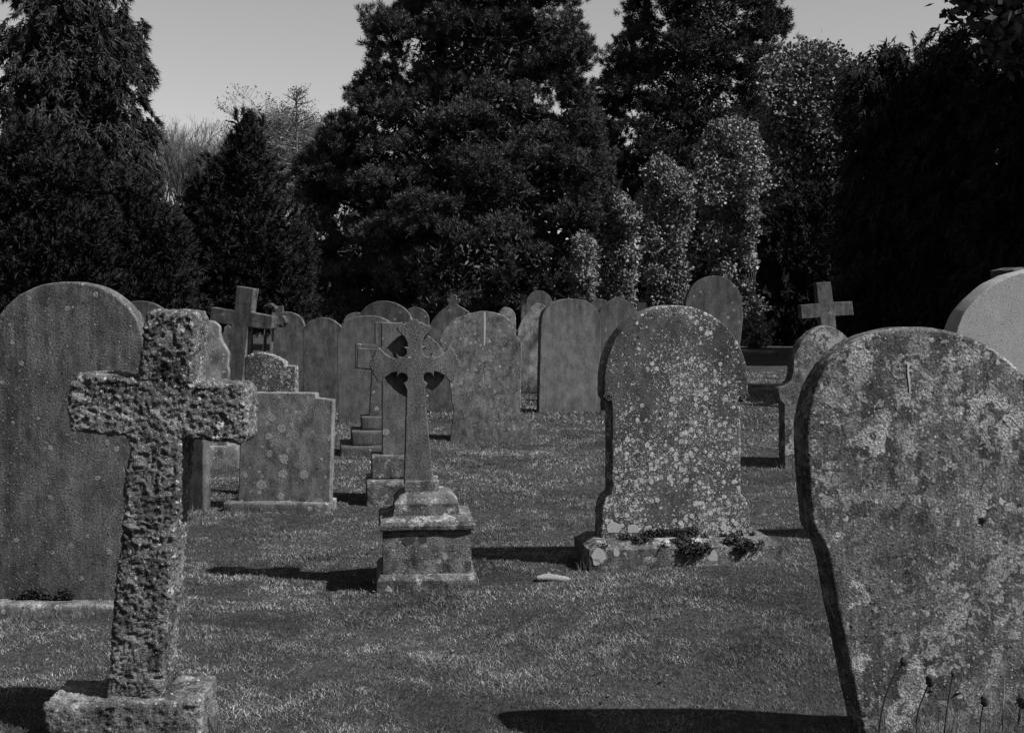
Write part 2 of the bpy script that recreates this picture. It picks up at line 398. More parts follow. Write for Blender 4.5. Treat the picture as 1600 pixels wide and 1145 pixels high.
# ------------------------------------------------------------------ rough granite cross, foreground left
def rough_block(name, loops_uv, thick, parent, y0, amp=0.0095, voxel=0.0048, seed=0.0, freq=18.0):
    me0 = extrude_curve(name, [loops_uv], thick, 0.012, 3)
    tmp = bpy.data.objects.new('tmp', me0); C.objects.link(tmp)
    md = tmp.modifiers.new('r', 'REMESH'); md.mode = 'VOXEL'; md.voxel_size = voxel; md.use_smooth_shade = True
    dg = bpy.context.evaluated_depsgraph_get(); dg.update()
    me = bpy.data.meshes.new_from_object(tmp.evaluated_get(dg)); bpy.data.objects.remove(tmp)
    N = len(me.vertices); nor = [v.normal.copy() for v in me.vertices]
    for v, nn in zip(me.vertices, nor):
        p = v.co + Vector((seed, 0, 0))
        q = Vector((p.x * freq, p.y * freq, p.z * freq * 1.25))
        q += mnoise.noise_vector(q * 0.8) * 0.6
        w_ = mnoise.noise_vector(q * 1.7) * .35
        f1 = mnoise.voronoi(q * 1.5 + w_)[0]; f2 = mnoise.voronoi(q * 3.6 + w_ * 2)[0]
        d = (f1[0] - .45) * 1.0 + (f2[0] - .45) * .95 + mnoise.noise(q * .7) * .15 + mnoise.noise(q * 5) * .35 + mnoise.noise(q * 11) * .35
        d = max(-1.25, min(.8, d))
        v.co += nn * (d * amp - amp * .1)
    o = link(name, me, M['rough'], parent, (0, y0, 0), smooth=True); me.name = name
    return o
root, P0, yw = stone_root('granite_cross', 210, 1165, 2, 'rough hewn granite cross leaning slightly in the left foreground on a square block', 'grave cross')
px = [(163, 1095), (178, 930), (192, 800), (204, 682), (150, 680), (110, 674), (105, 655), (110, 600), (117, 586), (160, 588), (215, 594), (222, 540), (228, 492), (236, 486),
      (270, 486), (300, 490), (308, 500), (304, 550), (299, 598), (340, 597), (380, 600), (387, 610), (386, 650), (382, 686), (374, 692), (330, 690), (284, 686), (276, 780), (266, 900), (252, 1095)]
uv = plane_pts(px, P0 + Vector((0, 0, 0)), yw); uv = resample(uv, 0.03, 0.004, 3.3, True)
rough_block('cross', uv, 0.19, root, 0.0)
pu = plane_pts([(78, 1088), (318, 1088)], P0, yw); ztop = pu[0][1]
bl = resample([(pu[0][0], -0.12), (pu[0][0] + .005, ztop - .01), (pu[1][0], ztop), (pu[1][0] + .01, -0.12)], .03, .006, 5.1, True)
rough_block('plinth', bl, 0.27, root, -0.06, amp=0.007, seed=9, voxel=.006)

# ------------------------------------------------------------------ tall round-topped stone at the left edge
root, P0, yw = stone_root('headstone', 105, 955, -2, 'tall broad round-topped stone at the left edge behind the granite cross')
pts = [(-17, 935), (-17, 540)] + arch(-17, 224, 440, 548, apex=105, power=2.1) + [(226, 700), (224, 935)]
link('slab', slab_mesh('slab', pts, P0 + Vector((0, .02, 0)), yw, .11, .009, .0, seed=2), M['sand1'], root, (0, .02, 0))
u = plane_pts([(-60, 937), (262, 937)], P0, yw)
link('plinth', box_mesh('plinth', u[0][0], u[1][0], -0.09, 0.24, -0.15, u[0][1], .012, .004, 8, seed=1), M['lichen_top'], root)

# ------------------------------------------------------------------ narrow leaning stone behind the granite cross, and its neighbours
headstone(300, 797, [(272, 797), (270, 620), (271, 570)] + arch(271, 318, 535, 565) + [(318, 690), (318, 797)], -16, .10, M['plain'],
          'narrow upright stone mostly hidden by the shaft of the granite cross', lean=1)
root, P0, yw = stone_root('headstone', 320, 730, 2, 'weathered shouldered stone with a scarred edge by the granite cross')
pts = [(270, 702), (269, 560), (283, 535), (290, 520)] + smooth_run([(292, 510), (305, 502), (320, 500), (334, 503), (343, 513), (344, 526), (352, 540), (357, 552)]) + [(356, 620), (355, 702)]
link('slab', slab_mesh('slab', pts, P0, yw, .1, .01, 0, jit=.004, seed=9), M['lichen_top'], root)
u = plane_pts([(255, 696), (374, 696)], P0, yw)
link('plinth', box_mesh('plinth', u[0][0], u[1][0], -0.08, 0.2, -0.15, u[0][1], .012, .003, 6, seed=2), M['lichen_top'], root)
headstone(358, 640, [(343, 640), (344, 525), (349, 519), (350, 511), (355, 508), (360, 511), (361, 519), (370, 530), (372, 640)], 4, .1, M['plain2'],
          'small dark stone with a little round finial behind the leaning plain cross')
headstone(212, 640, [(180, 640), (180, 500)] + arch(180, 262, 470, 500, apex=215) + [(262, 640)], -5, .1, M['plain2'],
          'dark round-topped stone peeping out between the left edge stone and the granite cross')

# leaning plain Latin cross
P = [(345, 690), (352, 600), (361, 508), (327, 503), (329.5, 480), (366, 485), (369, 447), (397, 451), (391.5, 488), (426, 494), (423.5, 515), (387.5, 511), (378, 600), (370, 690)]
root, P0, yw = stone_root('stone_cross', 357, 700, -10, 'plain tall stone cross leaning to the right behind the shouldered stone', 'grave cross')
link('cross', slab_mesh('cross', P, P0, yw, .13, .006, .1, seed=3), M['plain'], root)
u = plane_pts([(335, 690), (385, 690)], P0, yw)
link('plinth', box_mesh('plinth', u[0][0], u[1][0], -.07, .24, -.15, u[0][1], .01, .003, 4, seed=4), M['plain'], root)

# small trefoil cross on a wheel behind it
def rot(pts, c, deg):
    a_ = math.radians(deg); return [(c[0] + (x - c[0]) * math.cos(a_) - (y - c[1]) * math.sin(a_), c[1] + (x - c[0]) * math.sin(a_) + (y - c[1]) * math.cos(a_)) for x, y in pts]
def trefoil_cross(c, R, w, r, foot):
    def knob(ang):
        out = []
        for da, rr in ((-38, .86), (0, 1.0), (38, .86)):
            cxk = R * (1 if da == 0 else .86); oy = 0 if da == 0 else math.copysign(r * .95, da)
            for t in range(-100, 101, 25):
                tt = math.radians(t + (0 if da == 0 else math.copysign(45, da)))
                out.append((cxk + r * math.cos(tt) * .9, oy + r * math.sin(tt) * .9))
        return [(c[0] + x * math.cos(ang) - y * math.sin(ang), c[1] + x * math.sin(ang) + y * math.cos(ang)) for x, y in out]
    pts = [(c[0] - w * 1.25, foot), (c[0] - w, c[1] + w)]
    pts += [(c[0] - R * .7, c[1] + w)] + knob(math.pi) + [(c[0] - R * .7, c[1] - w), (c[0] - w, c[1] - w), (c[0] - w, c[1] - R * .7)]
    pts += knob(-math.pi / 2) + [(c[0] + w, c[1] - R * .7), (c[0] + w, c[1] - w), (c[0] + R * .7, c[1] - w)] + knob(0)
    pts += [(c[0] + R * .7, c[1] + w), (c[0] + w, c[1] + w), (c[0] + w * 1.25, foot)]
    return pts
pp = trefoil_cross((419, 501), 23, 5.5, 5, 650)
headstone(419, 655, rot(pp, (419, 501), 4), -12, .1, M['plain2'], 'small cross with trefoil ends behind the arm of the leaning plain cross', 'grave cross', name='stone_cross', bevel=.004, jit=.0005)
headstone(436, 602, [(430, 602), (430, 478), (442, 478), (443, 602)], 0, .1, M['plain2'], 'tip of a dark square pillar behind the trefoil cross', 'grave pillar', name='stone_pillar')

# shouldered stone and the wide low stone in front of it
headstone(420, 775, [(383, 775), (383, 560)] + smooth_run([(384, 557), (395, 552), (408, 551), (425, 555), (438, 561), (446, 567)]) + [(446, 571), (462, 572), (463, 775)], -6, .1, M['spotted'],
          'lichen speckled stone with low curved top and square shoulder behind the wide stone', lean=1)
root, P0, yw = stone_root('headstone', 440, 800, -5, 'wide low rectangular stone with pale ring lichen and one notched corner')
pts = [(371, 790), (374, 700), (377, 613), (492, 614), (493, 622), (519, 625), (517, 700), (514, 790)]
link('slab', slab_mesh('slab', pts, P0 + Vector((0, .03, 0)), yw, .1, .007, 0, seed=4), M['table'], root, (0, .03, 0))
u = plane_pts([(352, 783), (482, 783), (514, 790)], P0, yw)
link('plinth', box_mesh('plinth', u[0][0], u[2][0], -.05, .22, -.15, u[0][1], .01, .004, 6, seed=5), M['table'], root)

# ------------------------------------------------------------------ the row behind
row = 'round-topped stones in the far rows'
headstone(447, 625, [(424, 625), (424, 510)] + arch(424, 476, 487, 512, apex=446, power=2) + [(477, 625)], -4, .09, M['plain'], 'grey round-topped stone directly right of the small trefoil cross', group=row)
headstone(505, 640, [(474, 640), (474, 515)] + smooth_run([(474, 512), (482, 503), (494, 498), (505, 496), (517, 499), (528, 506), (536, 515)]) + [(537, 640)], -5, .09, M['plain'],
          'flat arched stone left of the large pale worn one in the far row', group=row)
headstone(575, 661, [(528, 661), (527, 530)] + arch(527, 622, 493, 532, apex=574, power=2.2) + [(622, 661)], -3, .11, M['streaky'],
          'large streaked pale stone with rounded top behind the two stepped crosses', group=row)
headstone(600, 635, [(556, 635), (556, 510)] + arch(556, 646, 470, 512, apex=598, power=2) + [(646, 635)], -6, .1, M['plain2'],
          'dark broad round-topped stone rising behind the large streaked one', group=row)
headstone(552, 610, [(537, 610), (537, 500)] + arch(537, 575, 488, 502, apex=556) + [(575, 610)], -2, .09, M['streaky'],
          'sliver of a pale round top showing left of the dark broad stone', group=row)
headstone(650, 610, [(628, 610), (628, 498)] + arch(628, 670, 480, 500, apex=648) + [(671, 610)], -3, .09, M['plain2'],
          'small dark round top just left of the stone with the finial', group=row)
pts = [(670, 640), (669, 513)] + smooth_run([(669, 512), (676, 500), (686, 488), (700, 477)], 4) + [(701, 473)] + smooth_run([(698, 471), (699, 466), (703, 468), (703, 462), (708, 460), (713, 462), (713, 468), (717, 466), (718, 471), (715, 474)], 3) + \
      smooth_run([(715, 477), (730, 486), (740, 498), (746, 512)], 4) + [(747, 640)]
headstone(708, 645, pts, -4, .1, M['plain'], 'gothic stone topped by a small trefoil finial', group=row, bevel=.005, jit=.0006)
pts = [(703, 695), (708, 640), (700, 580), (687, 535)] + smooth_run([(686, 530), (700, 508), (720, 494), (745, 487), (762, 486), (782, 491), (797, 500), (805, 513), (806, 522), (814, 535), (816, 548)], 4) + \
      [(814, 600), (813, 646), (823, 655), (832, 664), (833, 686)]
headstone(768, 690, pts, 4, .11, M['ragged'], 'broad leaning stone with a ragged lichen covered right shoulder behind the wheel cross', lean=-2, jit=.004)
RAG = [o for o in C.objects if o.get('label', '').startswith('broad leaning stone')][0]
headstone(792, 600, [(778, 600), (778, 495)] + arch(778, 806, 480, 497, apex=790) + [(806, 600)], 2, .09, M['lichen_top'], 'little pale stone top above the right shoulder of the broad leaning stone', group=row)
headstone(842, 590, [(814, 590), (814, 480), (820, 474)] + arch(821, 864, 454, 478, apex=842) + [(864, 590)], 4, .1, M['plain'], 'tall narrow round head standing highest in the middle row', group=row)
headstone(835, 612, [(808, 612), (809, 520)] + smooth_run([(809, 515), (817, 497), (828, 482), (840, 474), (852, 478)], 4) + [(858, 612)], 3, .1, M['lichen_top'],
          'pale ragged stone tucked against the left of the big streaked round stone', group=row, jit=.004)
headstone(890, 644, [(842, 644), (844, 505)] + arch(844, 937, 467, 508, apex=892, power=2.3) + [(938, 640)], 12, .14, M['streaky'],
          'big pale streaked round-topped stone in the middle distance with a dark left edge', lean=2)
headstone(968, 640, [(936, 640), (934, 492)] + smooth_run([(935, 489), (945, 477), (957, 468), (967, 464), (980, 470), (992, 481), (1001, 496)], 4) + [(1004, 640)], 10, .1, M['plain2'],
          'dark bluntly pointed stone between the big streaked stone and the lichen spotted one')
headstone(938, 600, [(920, 600), (920, 484)] + arch(920, 956, 467, 485, apex=937) + [(956, 600)], 0, .09, M['streaky'], 'small pale round top in the gap behind the bluntly pointed stone', group=row)
headstone(1003, 610, [(997, 610), (997, 487), (985, 487), (985, 484), (996, 484), (996, 473), (1010, 473), (1010, 484), (1035, 484), (1035, 488), (1010, 488), (1010, 610)], 0, .1, M['light'],
          'small pale cross head showing over the left of the lichen spotted stone', 'grave cross', name='stone_cross', bevel=.004, jit=.0004)
headstone(1118, 640, [(1085, 640), (1075, 510)] + arch(1071, 1160, 431, 478, apex=1118, power=2) + [(1161, 500), (1157, 535), (1152, 640)], 6, .1, M['plain2'],
          'tall dark oval-headed stone behind the lichen spotted stone')

# ------------------------------------------------------------------ two stepped Latin crosses left of the wheel cross
def stepped_cross(px, py, yaw, cross, steps, mat, mat2, label, thick=.16, dz=(.1, .2, .3)):
    root, P0, yw = stone_root('stone_cross', px, py, yaw, label, 'grave cross')
    link('cross', slab_mesh('cross', cross, P0, yw, thick, .007, 0, seed=px), mat, root)
    for k, (x0, x1, y0, y1) in enumerate(steps):
        u0 = plane_pts([(x0, y0), (x1, y1)], P0, yw); d = dz[k]
        z1 = u0[0][1]; zb = u0[1][1] if k < len(steps) - 1 else -.15
        link('step', box_mesh('step', u0[0][0], u0[1][0], -d, thick + d, zb, z1 - .002, .01, .003, 5, seed=px + k), mat2, root)
    return root
stepped_cross(617, 782, 7, [(597, 712), (597, 577), (558, 576), (558, 544), (596, 545), (596, 504), (629, 504), (631, 545), (670, 546), (670, 578), (636, 578), (638, 712)],
              [(580, 655, 710, 746), (572, 664, 747, 782)], M['celtic'], M['crustw'], 'plain stone cross on two lichen patched steps just left of the wheel cross', .15, (.05, .12))
stepped_cross(596, 712, 8, [(577, 650), (581, 578), (555, 575), (555, 537), (586, 538), (586, 503), (612, 503), (612, 538), (640, 538), (640, 575), (612, 578), (614, 650)],
              [(564, 627, 650, 670), (549, 641, 671, 692), (532, 656, 693, 714)], M['plain2'], M['plain2'], 'dark cross on three plain steps behind the lichen patched stepped cross', .15, (.06, .17, .28))

# ------------------------------------------------------------------ wheel cross in the middle foreground
root, P0, yw = stone_root('wheel_cross', 668, 918, 6, 'carved wheel cross on a moulded pedestal in the centre foreground', 'grave cross')
c = (657, 570)
def pol(r, deg): t = math.radians(deg); return (c[0] + r * math.cos(t), c[1] - r * math.sin(t))
seq = []
def loc_(mid, a_, b_):                    # a_ along the arm, b_ across it (positive = clockwise side on the picture)
    t = math.radians(mid); ax = (math.cos(t), -math.sin(t)); bx = (math.sin(t), math.cos(t))
    return (c[0] + ax[0] * a_ + bx[0] * b_, c[1] + ax[1] * a_ + bx[1] * b_)
def arm(mid):                             # flared arm with a small cusped crown, from its anticlockwise side to its clockwise side
    half = [(29, 10.5), (36, 12), (45, 17), (55, 28), (60, 25), (63, 17), (66, 13), (66, 8), (70, 6), (71, 2)]
    return [loc_(mid, a_, -b_) for a_, b_ in half] + [loc_(mid, a_, b_) for a_, b_ in reversed(half)]
def notch(q, r=8.0, d=29):                 # round cusp cut into the angle between two arms
    cu = pol(d, q); out = []
    for k in range(-6, 7):
        t = math.radians(q + 180 - k * 21); out.append((cu[0] + r * math.cos(t), cu[1] - r * math.sin(t)))
    return out
seq += [(636.5, 757), (643, 609)] + list(reversed(notch(225))) + arm(180) + list(reversed(notch(135))) + arm(90) + list(reversed(notch(45))) + arm(0) + list(reversed(notch(315))) + [(671, 609), (683, 757)]
# keep the loop running one way: reverse each notch if it doubles back
def tidy(pts):
    out = [pts[0]]
    for p in pts[1:]: out.append(p)
    return out
link('cross', slab_mesh('cross', rot(tidy(seq), (660, 757), -1.0), P0 + Vector((0, .16, 0)), yw, .13, .005, 0, jit=.0008, step=.012, closed=True, seed=6), M['celtic'], root, (0, .16, 0))
ring_px = rot([pol(51 + 1.5 * math.cos(math.radians(k * 15 * 4)), k * 15) for k in range(24)], (660, 757), -1.0)
link('ring', slab_mesh('ring', ring_px, P0 + Vector((0, .195, 0)), yw, .06, .004, 0, jit=.0008, step=.012, closed=True, seed=7), M['celtic'], root, (0, .195, 0))
def prism_stack(name, levels, mat, parent, cy, seed=0, cx0=0.0):
    """levels: (half width, half depth, z) bottom to top; rounded-corner lathe-like block"""
    bm = bmesh.new(); rings = []
    for hw, hd, z in levels:
        ring = []
        NX = 8
        pts = []
        for k in range(NX): pts.append((-hw + 2 * hw * k / NX, -hd))
        for k in range(NX): pts.append((hw, -hd + 2 * hd * k / NX))
        for k in range(NX): pts.append((hw - 2 * hw * k / NX, hd))
        for k in range(NX): pts.append((-hw, hd - 2 * hd * k / NX))
        for x, y in pts:
            v = Vector((x + cx0, y + cy, z)); v += mnoise.noise_vector(v * 11 + Vector((seed, 0, 0))) * .005 + mnoise.noise_vector(v * 33) * .002
            ring.append(bm.verts.new(v))
        rings.append(ring)
    for r0, r1 in zip(rings, rings[1:]):
        for k in range(len(r0)):
            j = (k + 1) % len(r0); bm.faces.new((r0[k], r0[j], r1[j], r1[k]))
    bm.faces.new(rings[-1]); bm.faces.new(list(reversed(rings[0])))
    bmesh.ops.recalc_face_normals(bm, faces=bm.faces)
    me = bpy.data.meshes.new(name); bm.to_mesh(me); bm.free()
    return link(name, me, mat, parent)
s = F / P0.y
def Z(py): return plane_pts([(668, py)], P0, yw)[0][1]
hw = 70 / s; cy = .225
prism_stack('foot_block', [(hw + .035, .26, -.15), (hw + .03, .255, Z(905)), (hw + .012, .235, Z(897))], M['crustw'], root, cy, 1)
prism_stack('pedestal', [(hw, .215, Z(897) + .001), (hw, .215, Z(830))], M['pedestal'], root, cy, 2)
prism_stack('moulding', [(hw + .006, .22, Z(830) + .001), (hw + .016, .232, Z(827)), (hw + .018, .235, Z(821)), (hw + .012, .228, Z(815)), (hw - .04, .18, Z(810)), (hw - .055, .165, Z(808)), (hw - .06, .16, Z(796)),
             (hw - .058, .16, Z(790)), (hw - .085, .13, Z(780)), (hw - .115, .105, Z(775)), (hw - .118, .103, Z(774))], M['crustw'], root, cy, 3)
prism_stack('collar', [(.083, .095, Z(775)), (.083, .095, Z(758)), (.078, .09, Z(756.5))], M['crustw'], root, cy, 4, -.02)
# worn keyhole recess on the pedestal face: thin plate with painted dark shade
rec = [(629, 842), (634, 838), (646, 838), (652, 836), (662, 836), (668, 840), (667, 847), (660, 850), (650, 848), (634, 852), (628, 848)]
rm = NB('recess_shade'); rm.grey(rm.rng(rm.noise(rm.obj(), 40, 3), .3, .7, .03, .06)); rm.b.inputs['Roughness'].default_value = 1
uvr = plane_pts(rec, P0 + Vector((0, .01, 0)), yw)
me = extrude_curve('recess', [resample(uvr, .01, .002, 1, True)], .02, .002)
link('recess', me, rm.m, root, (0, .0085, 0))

# ------------------------------------------------------------------ lichen spotted stone on a broad plinth
root, P0, yw = stone_root('headstone', 1065, 886, 8, 'large round-headed stone covered in white lichen spots on a mossy plinth')
OFF = Vector((math.sin(-yw) * -.0, .12, 0))
pts = [(945, 834), (945, 800), (947, 790), (952, 778), (960, 772), (961, 766), (961, 640), (960, 629), (955, 628), (950, 622), (949, 612)] + \
      arch(949, 1174, 477, 597, apex=1060, power=2.05, n=36) + [(1175, 612), (1172, 624), (1167, 627), (1163, 629), (1163, 766), (1164, 772), (1170, 778), (1175, 790), (1177, 800), (1177, 834)]
link('slab', slab_mesh('slab', pts, P0 + Vector((0, .13, 0)), yw, .17, .010, 0.0, seed=8, step=.012), M['spotted'], root, (0, .13, 0))
for px_, sgn in ((956, -1), (1168, 1)):     # scrolls at the ends of the arched hood
    uc = plane_pts([(px_, 620)], P0 + Vector((0, .13, 0)), yw)[0]
    sp = []
    for k in range(40):
        t = k / 39 * 2.1 * 2 * math.pi; r = .024 * (1 - k / 48)
        sp.append(Vector((uc[0] + sgn * r * math.cos(t), 0, uc[1] + r * math.sin(t))))
    cu = bpy.data.curves.new('scroll', 'CURVE'); cu.dimensions = '3D'; cu.bevel_depth = .0042; cu.bevel_resolution = 2
    s_ = cu.splines.new('POLY'); s_.points.add(len(sp) - 1)
    for p_, q_ in zip(s_.points, sp): p_.co = (q_.x, q_.y, q_.z, 1)
    ob = bpy.data.objects.new('scroll', cu); C.objects.link(ob); dg = bpy.context.evaluated_depsgraph_get(); dg.update()
    me = bpy.data.meshes.new_from_object(ob.evaluated_get(dg)); bpy.data.objects.remove(ob)
    link('scroll', me, M['spotted'], root, (0, .127, 0))
for px_ in (955, 1166):                    # small roll mouldings under the shoulders
    pass
u = plane_pts([(921, 855), (1222, 855)], P0, yw); hwp = (u[1][0] - u[0][0]) / 2; cxp = (u[1][0] + u[0][0]) / 2; zt = plane_pts([(1065, 856)], P0, yw)[0][1]
prism_stack('plinth', [(hwp, .20, -.15), (hwp, .20, zt), (hwp - .012, .19, zt + .006), (hwp - .05, .155, zt + .035), (hwp - .055, .15, zt + .037)], M['crustw'], root, .20, 7, cxp)
def leafy_patch(name, centres, mat, parent, nper, rad, leaf, rs):
    Vs = []
    for cc in centres:
        p = cc + rs.normal(0, 1, (nper, 3)) * rad
        d = rs.normal(0, 1, (nper, 3)); d /= np.linalg.norm(d, axis=1)[:, None]; q = rs.normal(0, 1, (nper, 3)); q -= (q * d).sum(1)[:, None] * d; q /= np.linalg.norm(q, axis=1)[:, None]
        L = leaf * rs.uniform(.5, 1.3, nper)[:, None]
        Vs.append(np.stack([p - d * L, p + q * L * .5, p + d * L, p - q * L * .5], 1).reshape(-1, 3))
    V = np.concatenate(Vs); N = len(V) // 4; i = np.arange(N) * 4
    return link(name, fast_mesh(name, V, [np.stack([i, i + 1, i + 2, i + 3], 1)]), mat, parent)
MOSS = leaf_mat('moss', .03, .07, .9, .1, 40)
rs = np.random.RandomState(5); cs = []
for k in range(150):
    x = rs.uniform(u[0][0] + .08, u[1][0] - .08); f = rs.rand()
    if -.45 < x < 0.35 or rs.rand() < .4:
        y = -.0 + rs.uniform(0, .11); z = zt + .006 + (y) * .33 + .008
        if mnoise.noise(Vector((x * 7, y * 14, 3))) > -.05: cs.append(np.array([x, y, z]))
for k in range(26):
    x = rs.normal(.06, .05); cs.append(np.array([x, -.006 - rs.rand() * .008, zt + .01 - rs.rand() * .05 * (1 - min(1, abs(x - .06) / .12))]))
for k in range(10):
    x = rs.normal(.34, .03); cs.append(np.array([x, -.006, zt + .01 - rs.rand() * .03]))
for k in range(50):
    x = rs.uniform(-.16, .12); cs.append(np.array([x, .115, zt + .05 + rs.rand() * .015]))
leafy_patch('moss', cs, MOSS, root, 60, .009, .008, rs)

def stuck(name, px_pts, P0_, yaw_, mat, parent, off, tlt=0.0):
    uv_ = resample(plane_pts(px_pts, P0_, yaw_), .006, .0012, 4, True)
    return link(name, extrude_curve(name, [uv_], .004, .0015), mat, parent, (0, off, 0))
def blob(x, y, r, k=14, sy=1.0):
    return [(x + r * math.cos(2 * math.pi * i / k) * (1 + .12 * math.sin(i * 2.3 + x)), y + sy * r * math.sin(2 * math.pi * i / k) * (1 + .1 * math.cos(i * 1.7 + y))) for i in range(k)]
n = NB('white_lichen'); n.grey(n.math('MULTIPLY', n.rng(n.noise(n.obj(), 90, 4, .7), .3, .7, .25, .5), n.rng(n.noise(n.obj(), 350, 2), .3, .7, .8, 1.2))); n.b.inputs['Roughness'].default_value = .95; WL = n.m
for x_, y_, r_ in ((964, 826, 11), (994, 828, 9), (1018, 828, 7), (1070, 822, 4), (1135, 824, 5), (1155, 818, 4), (977, 821, 3.5), (1086, 806, 4), (1032, 781, 4), (1023, 753, 4), (1050, 747, 4)):
    stuck('lichen_patch', [(a_, min(b_, 832.5)) for a_, b_ in blob(x_, y_, r_)], P0 + Vector((0, .13, 0)), yw, WL, root, .1275)
for x_, y_, r_, sy in ((1112, 867, 9, 1), (935, 868, 11, 1.0), (932, 878, 6, 1.0), (963, 864, 5, 1.2)):
    stuck('lichen_patch', blob(x_, y_, r_, 14, sy), P0, yw, WL, root, -.0025)
# ------------------------------------------------------------------ stones on the right
root, P0, yw = stone_root('headstone', 1280, 728, 10, 'ogee-topped shouldered stone in front of the distant plain cross at right')
pts = [(1226, 728), (1225, 632), (1219, 626), (1216, 612), (1217, 606), (1226, 603), (1236, 594), (1239, 582), (1240, 565)] + \
      smooth_run([(1241, 559), (1247, 545), (1256, 531), (1270, 518), (1284, 511), (1291, 509), (1303, 512), (1316, 520), (1328, 532), (1338, 547), (1341, 565)], 4) + \
      [(1342, 582), (1345, 594), (1355, 603), (1364, 606), (1365, 612), (1362, 626), (1356, 632), (1355, 728)]
link('slab', slab_mesh('slab', pts, P0, yw, .13, .008, .15, seed=12), M['crust'], root)
headstone(1300, 640, [(1291, 650), (1284, 512), (1281.5, 496), (1253, 498), (1251, 477), (1279, 474), (1275.5, 441.5), (1298, 440.5), (1302, 472), (1331.5, 471), (1334, 492), (1305, 494), (1307, 515), (1318, 650)], 8, .12, M['plain'],
          'plain stone cross tilted to the left above the ogee-topped stone', 'grave cross', name='stone_cross', bevel=.006)
# leaning foreground stone
pts = smooth_run([(1356, 1186), (1340, 1100), (1322, 1010), (1306, 930), (1296, 872), (1288, 848)], 4) + smooth_run([(1283, 840), (1277, 832), (1273, 820), (1270, 790)], 4) + \
      smooth_run([(1266, 740), (1264, 690), (1268, 645), (1282, 600), (1306, 563), (1340, 535), (1385, 517), (1440, 511), (1495, 518), (1545, 537), (1588, 567), (1622, 610), (1640, 660), (1650, 720), (1655, 780)], 5) + \
      smooth_run([(1657, 800), (1668, 815), (1690, 1000), (1705, 1186)], 5)
headstone(1530, 1186, pts, 9, .115, M['crust'], 'large leaning round-topped stone with mottled lichen crust in the right foreground', lean=-1, bevel=.012, jit=.0012)
headstone(1640, 838, [(1500, 838), (1495, 560), (1494, 520)] + smooth_run([(1496, 512), (1506, 490), (1523, 470), (1550, 446), (1580, 431), (1610, 422), (1645, 418), (1680, 423), (1715, 438), (1745, 462), (1770, 500), (1782, 540)], 4) + [(1785, 838)], 6, .17, M['light'],
          'smooth pale granite stone at the right edge behind the leaning crusted one')
root, P0, yw = stone_root('stone_pillar', 1608, 760, 8, 'dark square pillar monument rising at the right edge above the pale granite stone', 'grave pillar')
s8 = F / P0.y
prism_stack('shaft', [(.17, .17, -.15), (.14, .14, 1.55)], M['plain2'], root, .15, 3)
prism_stack('cap', [(.14, .14, 1.551), (.17, .17, 1.59), (.175, .175, 1.65), (.12, .12, 1.67)], M['plain2'], root, .15, 4)
# low flat tomb in the distance
Pt = G(1172, 556); t_ = box_mesh('tomb_slab', -.55, .75, 0, 1.5, -.1, .10, .02, .004, 6); o = link('tomb_slab', t_, M['plain'], None, Pt, (0, 0, .1)); tag(o, 'low flat grave slab on the grass at the foot of the tallest ivy column', 'grave slab')

L1 = [o for o in C.objects if o.get('label', '').startswith('tall broad round-topped')][0]; rs = np.random.RandomState(55)
cs = []
for k in range(170):
    px_ = rs.normal(54, 11) if k % 4 else rs.normal(101, 5); q = plane_pts([(px_, 934 - rs.rand() * (15 if px_ < 85 else 10) * math.exp(-((px_ - (54 if px_ < 85 else 101)) / 18) ** 2))], L1.location, L1.rotation_euler[2])[0]; cs.append(np.array([q[0], .01, q[1]]))
leafy_patch('moss', cs, MOSS, L1, 50, .006, .006, rs)
# ------------------------------------------------------------------ small things in the grass
def litter(px_, py_, size, label, group):
    p = G(px_, py_); rs_ = random.Random(int(px_ * 7 + py_))
    bm = bmesh.new(); k = 10; top = []; 
    for i in range(k):
        t = 2 * math.pi * i / k; r = size * (1 + .35 * math.sin(2 * t + rs_.random()) + .15 * rs_.random())
        top.append(bm.verts.new((r * math.cos(t), r * .6 * math.sin(t), .02 + .25 * size * math.cos(t) + rs_.random() * .15 * size)))
    cc = bm.verts.new((0, 0, .02 + .35 * size))
    for i in range(k): bm.faces.new((top[i], top[(i + 1) % k], cc))
    g = bmesh.ops.solidify(bm, geom=bm.faces[:], thickness=.0015)
    me = bpy.data.meshes.new('fallen_leaf'); bm.to_mesh(me); bm.free()
    o = link('fallen_leaf', me, LITTER, None, (p.x, p.y, p.z + .012), (rs_.uniform(-.3, .3), rs_.uniform(-.3, .3), rs_.uniform(0, 3)), True)
    return tag(o, label, 'leaf', group)
n = NB('dry_leaf'); n.grey(n.rng(n.noise(n.obj(), 60, 2), .3, .7, .32, .5)); n.b.inputs['Roughness'].default_value = .7; LITTER = n.m
rf = random.Random(91); FLECK = [(rf.uniform(300, 1240), rf.uniform(700, 1120), rf.uniform(.005, .009)) for _ in range(34)]
for q in [(796, 1081, .016), (1041, 1069, .012), (708, 1029, .013), (61, 983, .013), (331, 861, .012), (322, 865, .009), (546, 973, .011), (490, 872, .015), (583, 866, .02), (765, 748, .016), (732, 747, .012),
          (840, 762, .012), (828, 844, .012), (1222, 769, .017), (1207, 772, .01), (1333, 650, .01), (730, 785, .013), (520, 779, .012), (1032, 968, .009), (1246, 1017, .01), (562, 872, .01), (855, 905, .013), (905, 934, .011), (640, 985, .008), (950, 1100, .01), (420, 1010, .008), (505, 1095, .009), (990, 700, .014), (880, 705, .013)] + FLECK:
    litter(q[0], q[1], q[2] * 1.25, 'small pale dry leaf lying in the short grass', 'pale dry leaves scattered in the grass')
Pt = G(862, 906); me = box_mesh('stone_chip', -.085, .085, -.03, .03, -.01, .022, .012, .01, 2, seed=3)
